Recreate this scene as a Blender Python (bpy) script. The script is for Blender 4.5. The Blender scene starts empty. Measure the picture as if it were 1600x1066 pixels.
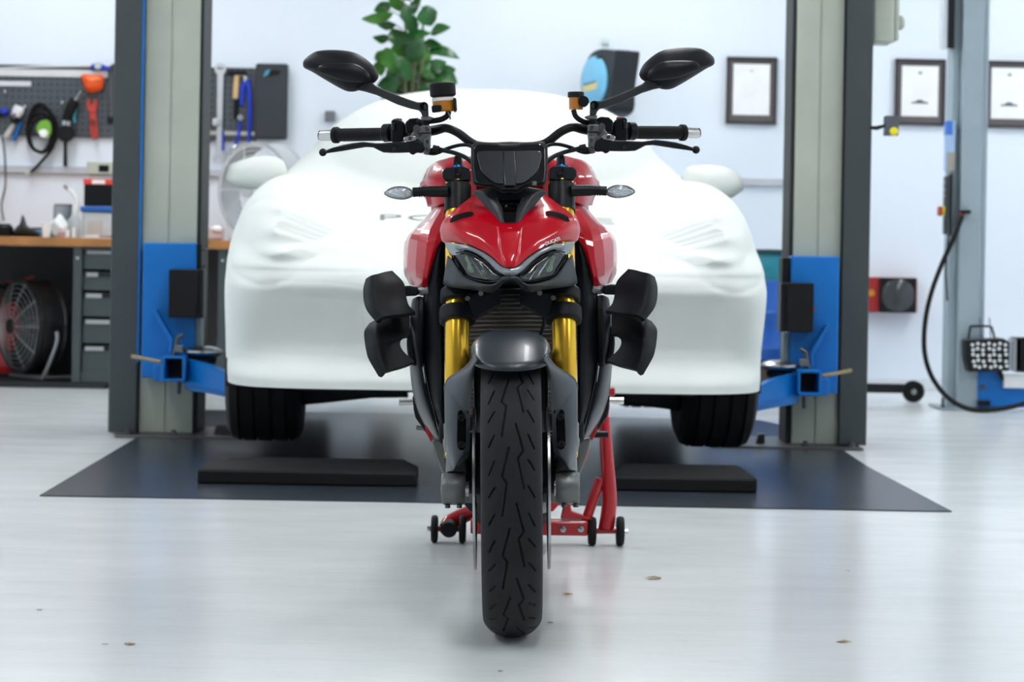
import bpy, bmesh, math, random
import numpy as np
from mathutils import Vector, Matrix
from mathutils.bvhtree import BVHTree
random.seed(7)
PI = math.pi
COL = bpy.context.scene.collection
# ---------------------------------------------------------------- camera geometry
F, H, ROLL = 3800.0, 0.787, math.radians(1.0)      # focal length in pixels, lens height, camera roll
PX, PY = 800.0, 390.0
def W(px, py, d):
    dx, dy = px-PX, py-PY
    u = dx*math.cos(ROLL)+dy*math.sin(ROLL)
    v = -dx*math.sin(ROLL)+dy*math.cos(ROLL)
    return Vector((u*d/F, d, H-v*d/F))
def WX(px, py, d): return W(px, py, d).x
def WZ(px, py, d): return W(px, py, d).z
# ---------------------------------------------------------------- materials
MATS = {}
def mat(name, col=(.5,.5,.5), rough=.5, metal=0., coat=0., var=.04, scale=8., bump=0., bscale=60., spec=.5, emit=None, trans=0., ior=1.45, alpha=1., crough=.03):
    if name in MATS: return MATS[name]
    m = bpy.data.materials.new(name); m.use_nodes = True
    nt = m.node_tree; b = nt.nodes['Principled BSDF']
    b.inputs['Roughness'].default_value = rough; b.inputs['Metallic'].default_value = metal
    b.inputs['Coat Weight'].default_value = coat; b.inputs['Coat Roughness'].default_value = crough
    b.inputs['Specular IOR Level'].default_value = spec
    b.inputs['Transmission Weight'].default_value = trans; b.inputs['IOR'].default_value = ior
    b.inputs['Alpha'].default_value = alpha
    tc = nt.nodes.new('ShaderNodeTexCoord')
    n = nt.nodes.new('ShaderNodeTexNoise'); n.inputs['Scale'].default_value = scale; n.inputs['Detail'].default_value = 4
    nt.links.new(tc.outputs['Object'], n.inputs['Vector'])
    r = nt.nodes.new('ShaderNodeMapRange'); r.inputs['From Min'].default_value=.3; r.inputs['From Max'].default_value=.7
    r.inputs['To Min'].default_value = 1-var; r.inputs['To Max'].default_value = 1+var
    nt.links.new(n.outputs['Fac'], r.inputs['Value'])
    mx = nt.nodes.new('ShaderNodeVectorMath'); mx.operation='SCALE'; mx.inputs[0].default_value = col[:3]
    nt.links.new(r.outputs['Result'], mx.inputs['Scale']); nt.links.new(mx.outputs[0], b.inputs['Base Color'])
    if emit:
        b.inputs['Emission Color'].default_value = (*emit[0],1); b.inputs['Emission Strength'].default_value = emit[1]
    if bump:
        n2 = nt.nodes.new('ShaderNodeTexNoise'); n2.inputs['Scale'].default_value = bscale; n2.inputs['Detail'].default_value=3
        nt.links.new(tc.outputs['Object'], n2.inputs['Vector'])
        bp = nt.nodes.new('ShaderNodeBump'); bp.inputs['Strength'].default_value = 1; bp.inputs['Distance'].default_value = bump
        nt.links.new(n2.outputs['Fac'], bp.inputs['Height']); nt.links.new(bp.outputs[0], b.inputs['Normal'])
    MATS[name] = m
    return m
def clear_mat(name, tint=(1,1,1), amount=.85, rough=.03):
    """thin clear plastic: mostly transparent with a glossy face"""
    m = bpy.data.materials.new(name); m.use_nodes = True; nt = m.node_tree
    nt.nodes.remove(nt.nodes['Principled BSDF']); out = nt.nodes['Material Output']
    t = nt.nodes.new('ShaderNodeBsdfTransparent'); t.inputs[0].default_value = (*tint,1)
    g = nt.nodes.new('ShaderNodeBsdfGlossy'); g.inputs['Roughness'].default_value = rough
    f = nt.nodes.new('ShaderNodeFresnel'); f.inputs['IOR'].default_value = 1.5
    r = nt.nodes.new('ShaderNodeMapRange'); r.inputs['To Min'].default_value = 1-amount; r.inputs['To Max'].default_value = 1
    gm = nt.nodes.new('ShaderNodeNewGeometry'); iv = nt.nodes.new('ShaderNodeMath'); iv.operation='SUBTRACT'; iv.inputs[0].default_value=1
    nt.links.new(gm.outputs['Backfacing'], iv.inputs[1])
    nt.links.new(f.outputs[0], r.inputs['Value'])
    ml = nt.nodes.new('ShaderNodeMath'); ml.operation='MULTIPLY'
    nt.links.new(r.outputs[0], ml.inputs[0]); nt.links.new(iv.outputs[0], ml.inputs[1])
    x = nt.nodes.new('ShaderNodeMixShader'); nt.links.new(ml.outputs[0], x.inputs[0])
    nt.links.new(t.outputs[0], x.inputs[1]); nt.links.new(g.outputs[0], x.inputs[2]); nt.links.new(x.outputs[0], out.inputs[0])
    MATS[name] = m
    return m
RED = mat('gloss_red_paint', (.50,.001,.012), .3, coat=.75, var=.02, spec=.2)
REDP = mat('red_powder_coat', (.42,.006,.012), .32, coat=.4)
BLK = mat('satin_black_plastic', (.0055,.0065,.008), .42, spec=.28, bump=.0001, bscale=900)
BLKM = mat('matt_black_plastic', (.0045,.0065,.009), .5, spec=.25, bump=.00015, bscale=700)
BLKG = mat('gloss_black_plastic', (.002,.0025,.0035), .10, coat=.3)
SCRN = mat('smoked_screen', (.012,.015,.020), .2, coat=.3)
GRY = mat('satin_grey_paint', (.021,.028,.036), .36, coat=.1)
GRYD = mat('dark_grey_plastic', (.011,.013,.016), .40, spec=.3)
ARMG = mat('charcoal_anodised', (.032,.035,.039), .45, metal=.3)
GOLD = mat('gold_anodised', (.80,.48,.045), .26, metal=.9, var=.03)
CAST = mat('cast_grey_metal', (.17,.18,.175), .42, metal=.5, var=.12, bump=.0004, bscale=250)
SILV = mat('brushed_silver', (.62,.62,.6), .3, metal=.95)
STEEL = mat('bright_steel', (.42,.43,.44), .25, metal=1.)
DSTL = mat('dark_steel', (.11,.11,.115), .4, metal=.8)
BLUA = mat('blue_anodised', (.004,.10,.32), .3, metal=.7)
AMB = mat('amber_fluid', (.62,.22,.012), .18, trans=.25, coat=.6)
RUB = mat('tyre_rubber', (.0105,.011,.0125), .66, spec=.3, var=.18, scale=14, bump=.0003, bscale=500)
RUBB = mat('black_rubber', (.007,.007,.008), .6, spec=.25, bump=.0003, bscale=200)
COOL = mat('radiator_core', (.22,.20,.18), .5, metal=.4)
CLOTH = mat('stretch_cover_cloth', (.755,.79,.755), .85, var=.03, scale=3, bump=.0012, bscale=9, spec=.2)
CLOTHP = mat('grey_print', (.22,.25,.24), .8)
LIFTB = mat('lift_blue_paint', (.0015,.150,.50), .40, spec=.4)
LIFTW = mat('lift_cream_paint', (.40,.43,.365), .5, var=.10, scale=3)
LIFTG = mat('lift_grey_cover', (.043,.054,.058), .5)
LIFTP = mat('pale_grey_blue_paint', (.30,.375,.42), .45)
MATM = mat('floor_mat_vinyl', (.027,.034,.045), .27, spec=.35, var=.2, scale=3, bump=.0012, bscale=12)
WOOD = mat('bench_wood', (.38,.165,.045), .45, var=.3, scale=5)
CAB = mat('cabinet_grey_green', (.052,.068,.072), .5)
CABD = mat('cabinet_dark', (.014,.017,.02), .6)
BACKP = mat('under_bench_panel', (.04,.04,.042), .7)
WHT = mat('white_plastic', (.75,.77,.78), .4)
PAPER = mat('paper_white', (.9,.9,.9), .6)
FRAME = mat('frame_dark_wood', (.045,.042,.046), .4)
MOUNT = mat('mount_taupe', (.13,.115,.12), .7)
ORNG = mat('orange_plastic', (.85,.10,.012), .4)
BLUP = mat('blue_plastic', (.01,.04,.45), .4)
BLUD = mat('drum_blue', (.003,.085,.40), .3, coat=.3)
TEAL = mat('drum_teal', (.01,.20,.27), .4)
SKYB = mat('sky_blue_plastic', (.20,.55,.80), .4)
YEL = mat('yellow_plastic', (.80,.68,.02), .4)
BEIGE = mat('beige_plastic', (.45,.45,.37), .5)
WOODL = mat('light_wood', (.65,.45,.22), .5)
LEAF = mat('leaf_green', (.018,.095,.02), .33, var=.5, scale=6)
LEAFY = mat('leaf_light_green', (.07,.24,.035), .38, var=.35, scale=6)
STEM = mat('plant_stem', (.12,.13,.06), .7)
GRNL = mat('green_label', (.17,.40,.04), .5)
FLUOW = mat('lamp_diffuser', (.9,.9,.9), .5, emit=((.97,.985,1.),19))
LENSC = clear_mat('clear_lens', (.93,.95,.97), .95, .02)
CLRP = clear_mat('clear_box_plastic', (.85,.88,.88), .7, .1)
# ---------------------------------------------------------------- mesh helpers
def tag(o, label=None, cat=None, group=None, kind=None):
    for k, v in (('label',label),('category',cat),('group',group),('kind',kind)):
        if v: o[k] = v
    return o
def thing(name, label, cat, loc=(0,0,0), rot=(0,0,0), group=None):
    o = bpy.data.objects.new(name, None); COL.objects.link(o); o.empty_display_size=.05
    o.location = loc; o.rotation_euler = rot
    return tag(o, label, cat, group)
def obj(name, bm, m, parent=None, smooth=None, bevel=0, solid=0, sub=0, loc=None, rot=None, label=None, bseg=2):
    """BM: a bmesh or a mesh; smooth None = by 35 degrees"""
    if isinstance(bm, bmesh.types.BMesh):
        bmesh.ops.recalc_face_normals(bm, faces=bm.faces) if smooth != 'raw' else None
        me = bpy.data.meshes.new(name); bm.to_mesh(me); bm.free()
    else: me = bm
    if m: me.materials.append(m)
    o = bpy.data.objects.new(name, me); COL.objects.link(o)
    if parent: o.parent = parent
    if loc is not None: o.location = loc
    if rot is not None: o.rotation_euler = rot
    if solid:
        s = o.modifiers.new('Solid','SOLIDIFY'); s.thickness = abs(solid); s.offset = 1 if solid>0 else -1
        if solid == .00333: s.offset=0
    if bevel:
        b = o.modifiers.new('Bevel','BEVEL'); b.width = bevel; b.segments = bseg; b.limit_method='ANGLE'; b.angle_limit=math.radians(40)
    if sub:
        s = o.modifiers.new('Sub','SUBSURF'); s.levels = s.render_levels = sub
    if smooth is None or smooth == 'raw':
        me.shade_smooth(); me.set_sharp_from_angle(angle=math.radians(38))
        if bevel or solid:
            w = o.modifiers.new('Wn','WEIGHTED_NORMAL'); w.keep_sharp=True
    elif smooth: me.shade_smooth()
    if label: o['label'] = label
    return o
def structure(o): o['kind']='structure'; return o
def add(bm, verts, faces):
    vs = [bm.verts.new(v) for v in verts]
    for f in faces:
        try: bm.faces.new([vs[i] for i in f])
        except ValueError: pass
    return vs
def box(c, s, bm=None, rot=None):
    bm = bm or bmesh.new(); c = Vector(c)
    R = rot if isinstance(rot, Matrix) else (Matrix.Rotation(rot[2],3,'Z')@Matrix.Rotation(rot[1],3,'Y')@Matrix.Rotation(rot[0],3,'X') if rot else Matrix.Identity(3))
    v = [c+R@Vector((x*s[0]/2,y*s[1]/2,z*s[2]/2)) for x in (-1,1) for y in (-1,1) for z in (-1,1)]
    add(bm, v, [(0,1,3,2),(4,6,7,5),(0,4,5,1),(2,3,7,6),(0,2,6,4),(1,5,7,3)])
    return bm
def box2(a, b, bm=None):
    a, b = Vector(a), Vector(b)
    return box((a+b)/2, [abs(x) for x in (b-a)], bm)
def cr(pts, n, closed=False):
    """Catmull-Rom through PTS, N samples a span"""
    P = [Vector(p) for p in pts]; out = []; L = len(P)
    for i in range(L if closed else L-1):
        if closed: p0,p1,p2,p3 = P[i-1],P[i],P[(i+1)%L],P[(i+2)%L]
        else:
            p1,p2 = P[i],P[i+1]; p0 = P[i-1] if i else p1*2-p2; p3 = P[i+2] if i+2<L else p2*2-p1
        for k in range(n):
            t = k/n
            out.append(.5*((2*p1)+(p2-p0)*t+(2*p0-5*p1+4*p2-p3)*t*t+(3*p1-p0-3*p2+p3)*t**3))
    if not closed: out.append(P[-1].copy())
    return out
def tube(pts, r, seg=12, bm=None, smooth=0, caps=True, closed=False, flat=1.0):
    """R: a number or one per point"""
    bm = bm or bmesh.new()
    rr = list(r) if isinstance(r,(list,tuple)) else [r]*len(pts)
    if smooth:
        q = cr([(*p, ) for p in pts], smooth, closed)
        rs = []
        n = len(pts)
        for i in range(len(q)):
            t = i/smooth; a = int(t) % n; b = (a+1) % n if closed else min(a+1, n-1)
            rs.append(rr[a]*(1-(t-int(t)))+rr[b]*(t-int(t)))
        pts, rr = q, rs
    pts = [Vector(p) for p in pts]; n = len(pts); rings = []
    up = None
    for i,p in enumerate(pts):
        if closed: t = (pts[(i+1)%n]-pts[i-1])
        else: t = (pts[min(i+1,n-1)]-pts[max(i-1,0)])
        t.normalize()
        if up is None:
            up = Vector((0,0,1)) if abs(t.z)<.9 else Vector((0,1,0))
        x = t.cross(up); x.normalize(); y = x.cross(t); y.normalize(); up = y
        rings.append([bm.verts.new(p+(x*math.cos(a)*flat+y*math.sin(a))*rr[i]) for a in [2*PI*k/seg for k in range(seg)]])
    for i in range(n if closed else n-1):
        A,B = rings[i], rings[(i+1)%n]
        for k in range(seg): bm.faces.new((A[k],A[(k+1)%seg],B[(k+1)%seg],B[k]))
    if caps and not closed:
        bm.faces.new(rings[0][::-1]); bm.faces.new(rings[-1])
    return bm
def lathe(prof, origin=(0,0,0), axis='Z', seg=32, bm=None, M=None, closed=False):
    """PROF: (radius, height) pairs"""
    bm = bm or bmesh.new(); o = Vector(origin); rings = []
    for r,h in prof:
        ring = []
        for k in range(seg):
            a = 2*PI*k/seg; c,s = r*math.cos(a), r*math.sin(a)
            v = {'Z':Vector((c,s,h)),'X':Vector((h,c,s)),'Y':Vector((c,h,s))}[axis]
            if M: v = M@v
            ring.append(bm.verts.new(o+v))
        rings.append(ring)
    n = len(rings)
    for i in range(n if closed else n-1):
        A,B = rings[i], rings[(i+1)%n]
        for k in range(seg): bm.faces.new((A[k],A[(k+1)%seg],B[(k+1)%seg],B[k]))
    if not closed:
        if prof[0][0]>1e-6: bm.faces.new(rings[0])
        if prof[-1][0]>1e-6: bm.faces.new(rings[-1])
    bmesh.ops.remove_doubles(bm, verts=bm.verts, dist=1e-6)
    return bm
def cyl(a, b, r, seg=20, bm=None, r2=None):
    return tube([a,b],[r, r if r2 is None else r2],seg,bm)
def ball(c, r, bm=None, seg=20):
    bm = bm or bmesh.new(); r = r if isinstance(r,(tuple,list)) else (r,r,r)
    d = bmesh.ops.create_uvsphere(bm,u_segments=seg,v_segments=seg//2+2,radius=1)
    for v in d['verts']: v.co = Vector((v.co.x*r[0]+c[0],v.co.y*r[1]+c[1],v.co.z*r[2]+c[2]))
    return bm
def gridbm(rows, bm=None, wrap=False):
    bm = bm or bmesh.new()
    V = [[bm.verts.new(p) for p in r] for r in rows]
    for i in range(len(V)-1):
        m = len(V[i])
        for j in range(m if wrap else m-1):
            bm.faces.new((V[i][j],V[i][(j+1)%m],V[i+1][(j+1)%m],V[i+1][j]))
    return bm
def patch(rows, nu=5, nv=5, bm=None):
    """smooth surface through a net of points"""
    R = [cr(r, nu) for r in rows]
    C = [cr([R[i][j] for i in range(len(R))], nv) for j in range(len(R[0]))]
    return gridbm([[C[j][i] for j in range(len(C))] for i in range(len(C[0]))], bm)
def prism(front, off, bm=None):
    """FRONT: points of an outline; OFF: one vector or one per point to the back outline"""
    bm = bm or bmesh.new(); n = len(front)
    offs = off if isinstance(off, list) else [Vector(off)]*n
    a = [bm.verts.new(p) for p in front]; b = [bm.verts.new(Vector(p)+o) for p,o in zip(front,offs)]
    bm.faces.new(a); bm.faces.new(b[::-1])
    for i in range(n): bm.faces.new((a[i],b[i],b[(i+1)%n],a[(i+1)%n]))
    return bm
def pillow(outline, bulge, back, rings=7, bm=None, rim=.004, centre=None, power=.5, axis=Vector((0,1,0))):
    """a domed body on OUTLINE: BULGE towards the front (-axis), BACK behind"""
    bm = bm or bmesh.new(); P = [Vector(p) for p in outline]; n = len(P)
    c = Vector(centre) if centre else sum(P, Vector())/n
    def layer(sgn, dep, off):
        R = []
        for k in range(rings+1):
            t = 1-k/rings if k<rings else 0.0
            rr = [c+(p-c)*t - axis*(sgn*dep*(1-t**2)**power) + axis*off for p in P]
            R.append(rr if k<rings else [rr[0]])
        return R
    prev = None
    for sgn,dep,off in ((1,bulge,0),(-1,back,rim)):
        L = layer(sgn,dep,off); V = [[bm.verts.new(p) for p in r] for r in L]
        for k in range(rings-1):
            for j in range(n): bm.faces.new((V[k][j],V[k][(j+1)%n],V[k+1][(j+1)%n],V[k+1][j]))
        for j in range(n): bm.faces.new((V[rings-1][j],V[rings-1][(j+1)%n],V[rings][0]))
        if prev:
            for j in range(n): bm.faces.new((prev[j],prev[(j+1)%n],V[0][(j+1)%n],V[0][j]))
        prev = V[0]
    return bm
def text_mesh(body, size, depth=0.001, sx=1., spacing=1., bold=.03):
    cu = bpy.data.curves.new('t','FONT'); cu.body = body; cu.size = size; cu.extrude = depth
    cu.align_x='CENTER'; cu.align_y='CENTER'; cu.space_character = spacing; cu.resolution_u = 3; cu.offset = size*bold
    o = bpy.data.objects.new('t',cu); COL.objects.link(o)
    dg = bpy.context.evaluated_depsgraph_get(); me = bpy.data.meshes.new_from_object(o.evaluated_get(dg))
    bpy.data.objects.remove(o); bpy.data.curves.remove(cu); me.materials.clear()
    for v in me.vertices: v.co.x *= sx
    return me
def tree_copy(root, loc=None, rot=None, label=None):
    r = root.copy(); COL.objects.link(r)
    if loc is not None: r.location = loc
    if rot is not None: r.rotation_euler = rot
    if label: r['label'] = label
    def rec(a, b):
        for ch in list(a.children):
            c = ch.copy(); COL.objects.link(c); c.parent = b; rec(ch, c)
    rec(root, r)
    return r
# ================================================================ the room
def floor_mat():
    m = bpy.data.materials.new('painted_floor'); m.use_nodes=True; nt=m.node_tree; b=nt.nodes['Principled BSDF']
    tc=nt.nodes.new('ShaderNodeTexCoord')
    mp=nt.nodes.new('ShaderNodeMapping'); mp.inputs['Scale'].default_value=(.55,1.2,1); nt.links.new(tc.outputs['Object'],mp.inputs[0])
    n=nt.nodes.new('ShaderNodeTexNoise'); n.inputs['Scale'].default_value=1.3; n.inputs['Detail'].default_value=7; n.inputs['Roughness'].default_value=.62
    nt.links.new(mp.outputs[0],n.inputs['Vector'])
    r=nt.nodes.new('ShaderNodeValToRGB'); e=r.color_ramp.elements; e[0].position=.3; e[0].color=(.63,.665,.665,1); e[1].position=.66; e[1].color=(.70,.73,.73,1)
    nt.links.new(n.outputs['Fac'],r.inputs[0])
    n3=nt.nodes.new('ShaderNodeTexNoise'); n3.inputs['Scale'].default_value=38; n3.inputs['Detail'].default_value=5; nt.links.new(mp.outputs[0],n3.inputs['Vector'])
    r3=nt.nodes.new('ShaderNodeValToRGB'); e=r3.color_ramp.elements; e[0].position=.26; e[0].color=(.72,.72,.70,1); e[1].position=.36; e[1].color=(1,1,1,1)
    nt.links.new(n3.outputs['Fac'],r3.inputs[0])
    mx=nt.nodes.new('ShaderNodeMix'); mx.data_type='RGBA'; mx.blend_type='MULTIPLY'; mx.inputs[0].default_value=.35
    nt.links.new(r.outputs[0],mx.inputs[6]); nt.links.new(r3.outputs[0],mx.inputs[7]); nt.links.new(mx.outputs[2],b.inputs['Base Color'])
    n2=nt.nodes.new('ShaderNodeTexNoise'); n2.inputs['Scale'].default_value=5; n2.inputs['Detail'].default_value=6; nt.links.new(mp.outputs[0],n2.inputs['Vector'])
    rr=nt.nodes.new('ShaderNodeMapRange'); rr.inputs['To Min'].default_value=.16; rr.inputs['To Max'].default_value=.27; nt.links.new(n2.outputs['Fac'],rr.inputs[0])
    nt.links.new(rr.outputs[0],b.inputs['Roughness'])
    n4=nt.nodes.new('ShaderNodeTexNoise'); n4.inputs['Scale'].default_value=9; n4.inputs['Detail'].default_value=3; nt.links.new(mp.outputs[0],n4.inputs['Vector'])
    bp=nt.nodes.new('ShaderNodeBump'); bp.inputs['Distance'].default_value=.0011; nt.links.new(n4.outputs['Fac'],bp.inputs['Height']); nt.links.new(bp.outputs[0],b.inputs['Normal'])
    b.inputs['Specular IOR Level'].default_value=.55
    return m
WALLM = mat('white_painted_wall', (.775,.845,.925), .6, var=.02, scale=1.2, bump=.0015, bscale=6)
CEILM = mat('darkened_ceiling', (.22,.23,.24), .8)  # unseen ceiling, darkened to weaken its reflection in the glossy red paint
YW = 14.45                       # the back wall
XL, XR, YF, ZC = -4.6, 5.6, -5.5, 3.5
structure(obj('floor', box2((XL-.1,YF,-.1),(XR+.1,YW+.1,0)), floor_mat(), smooth=False))
structure(obj('wall_back', box2((XL-.1,YW,0),(XR+.1,YW+.12,ZC)), WALLM, smooth=False))
structure(obj('wall_left', box2((XL-.1,YF,0),(XL,YW,ZC)), WALLM, smooth=False))
structure(obj('wall_right', box2((XR,YF,0),(XR+.1,YW,ZC)), WALLM, smooth=False))
structure(obj('ceiling', box2((XL-.1,YF,ZC),(XR+.1,YW+.12,ZC+.1)), CEILM, smooth=False))
# cable trunking along the back wall
TRK = mat('grey_trunking', (.50,.53,.57), .5)
z = WZ(1190,285,YW)
structure(obj('trim_1', box2((XL,YW-.03,z-.022),(WX(1290,285,YW),YW,z+.022)), TRK, bevel=.003))
structure(obj('baseboard_back', box2((XL,YW-.012,0),(XR,YW,.06)), mat('baseboard_paint',(.68,.72,.76),.5), bevel=.003))
# ceiling tube lights
for i,(x,y) in enumerate([(x,y) for x in (-2.7,.45,3.6) for y in (3.2,6.6,9.8,12.7)]):
    o = thing('ceiling_light', 'long white tube light on the ceiling', 'ceiling light', (x,y,ZC-.06), group='tube lights on the ceiling')
    obj('housing', box((0,0,.03),(.24,1.9,.06)), WHT, o, bevel=.006)
    obj('diffuser', box((0,0,-.02),(.2,1.84,.035)), FLUOW, o, bevel=.01)
# ================================================================ floor mat, blocks, debris
pts = [W(62,776,7.5).to_2d(), W(1487,800,7.5).to_2d(), (1.335,9.05), (1.36,10.75), (1.18,11.45), (-1.46,11.5), (-1.50,9.9)]
pts = [(p[0],7.5 if i<2 else p[1]) for i,p in enumerate(pts)]
o = obj('floor_mat', prism([Vector((x,y,.004)) for x,y in pts], Vector((0,0,-.0035))), MATM, smooth=False)
tag(o,'large dark glossy grey floor mat under the covered car','floor mat')
def block(px0,px1,pyt,pyb,d,label,hole):
    a = W(px0,pyb,d); b = W(px1,pyb,d); h = .072
    c=.028
    o = thing('wheel_block', label, 'wheel block', ((a.x+b.x)/2,d,.0045))
    w = (b.x-a.x)/2; dep=.24
    bm = bmesh.new()
    add(bm,[(-w,0,0),(w,0,0),(w,dep,0),(-w,dep,0),(-w,0,.045),(w,0,.045),(w-.05,c+.06,h),(-w+.05,c+.06,h),(w-.05,dep-c,h),(-w+.05,dep-c,h),(w,dep,.045),(-w,dep,.045)],
        [(0,3,2,1),(0,1,5,4),(4,5,6,7),(7,6,8,9),(9,8,10,11),(11,10,2,3),(1,2,10,5),(5,10,8,6),(0,4,11,3),(4,7,9,11)])
    obj('body', bm, RUBB, o, bevel=.006)
    obj('grip_recess', box((hole*(w-.13),.13,h),(.075,.06,.003)), mat('recess_black',(.003,.003,.003),.8), o)
block(308,650,722,757,7.95,'long black rubber wheel block on the mat, left of the motorcycle',-1)
block(955,1183,733,768,7.95,'long black rubber wheel block on the mat, right of the motorcycle',1)
DRY = mat('dry_leaf',(.30,.20,.09),.8)
for px,py,s,lab in ((203,1008,.016,'tiny dark crumb on the floor at the far lower left of the motorcycle'),(164,1008,.007,'tiny dark speck beside the larger crumb on the floor at lower left'),(1022,905,.026,'small dry leaf scrap on the floor right of the paddock stand'),(888,930,.017,'small dry scrap on the floor just right of the front tyre'),
                  (860,974,.009,'small brown crumb on the floor close to the bottom of the front tyre'),(1318,1004,.018,'small brown scrap on the floor at the lower right'),(782,1050,.006,'tiny brown speck on the floor in front of the tyre'),(1325,893,.007,'tiny pale speck on the floor at the right'),(62,954,.008,'tiny black crumb on the floor at the far left edge')):
    v = py-PY-(px-PX)*math.sin(ROLL); d = F*H/v; p = W(px,py,d)
    bm = bmesh.new(); n=9
    ring=[(s*(.6+.4*random.random())*math.cos(2*PI*k/n), s*.5*(.6+.4*random.random())*math.sin(2*PI*k/n), .0006+.003*random.random()*(s/.02)) for k in range(n)]
    vs=add(bm,ring+[(0,0,.005*(s/.02))],[(k,(k+1)%n,n) for k in range(n)])
    o=obj('floor_debris', bm, DRY, None, solid=.0006, loc=(p.x,d,.0005)); tag(o,lab,'debris')
# ================================================================ two-post lift
def lift_post(sgn, label, pxl, pxr, pyb, d, cov, cream, blk):
    """sgn +1: the post right of the car; ranges in pixels at the foot"""
    x = lambda px, py=pyb: WX(px,py,d)
    cx = (x(cream[0])+x(cream[1]))/2
    o = thing('car_lift_post', label, 'car lift', (cx,d,0))
    L = lambda px, dd=0: WX(px,pyb,d+dd)-cx
    Ht = 3.1
    a,b = sorted((L(cream[0]),L(cream[1]))); m=(a+b)/2
    bm = box2((a,0,.012),(m-.0015,.30,Ht)); box2((m+.0015,0,.012),(b,.30,Ht),bm); box2((m-.01,.006,.012),(m+.01,.29,Ht),bm)
    obj('column', bm, LIFTW, o, bevel=.004, smooth=False)
    a,b = sorted((L(cov[0]),L(cov[1])))
    obj('cable_cover', box2((a,-.03,.012),(b,.33,Ht)), LIFTG, o, bevel=.006, label='dark grey cover plate')
    e = b if sgn<0 else a
    obj('edge_strip', box2((e-.004,-.034,.30),(e+.004,-.02,Ht)), LIFTB if sgn<0 else BLK, o)
    a,b = sorted((L(blk[0]),L(blk[1])))
    obj('inner_channel', box2((a,.02,.012),(b,.28,Ht)), CABD, o, bevel=.003)
    obj('channel_lip', box2(((a if sgn<0 else b)-.004,.0,.5),((a if sgn<0 else b)+.004,.02,Ht)), LIFTW, o)
    # foot plate with bolts
    obj('foot_plate', box((-sgn*.13,.12,.006),(.62,.56,.011)), DSTL, o, bevel=.003)
    bm=bmesh.new()
    xs=-sgn*.22
    prism([Vector((xs-.02,-.02,.012)),Vector((xs+.12*-sgn,-.10,.012)),Vector((xs+.14*-sgn,-.09,.012)),Vector((xs+.02,.02,.012)),Vector((xs+.02,.02,.05)),Vector((xs-.01,-.01,.05))],Vector((0,.03,0)),bm)
    obj('foot_gusset', bm, CAST, o, bevel=.002)
    for bx,by in ((-sgn*.05,-.11),(-sgn*.33,-.06),(-sgn*.38,.12),(sgn*.14,-.08),(sgn*.15,.3)):
        obj('anchor_bolt', lathe([(.016,0),(.016,.010),(.009,.011),(.009,.022),(0,.023)],(bx,by,.0115),seg=6), DSTL, o)
    return o, cx
PL, cxl = lift_post(-1,'tall lift post left of the covered car, blue carriage low on it',0,0,680,9.95,(170,215),(216,300),(300,307))
PR, cxr = lift_post(1,'tall lift post right of the covered car, cream with a dark grey cover',0,0,700,9.95,(1308,1352),(1236,1308),(1228,1236))
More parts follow.
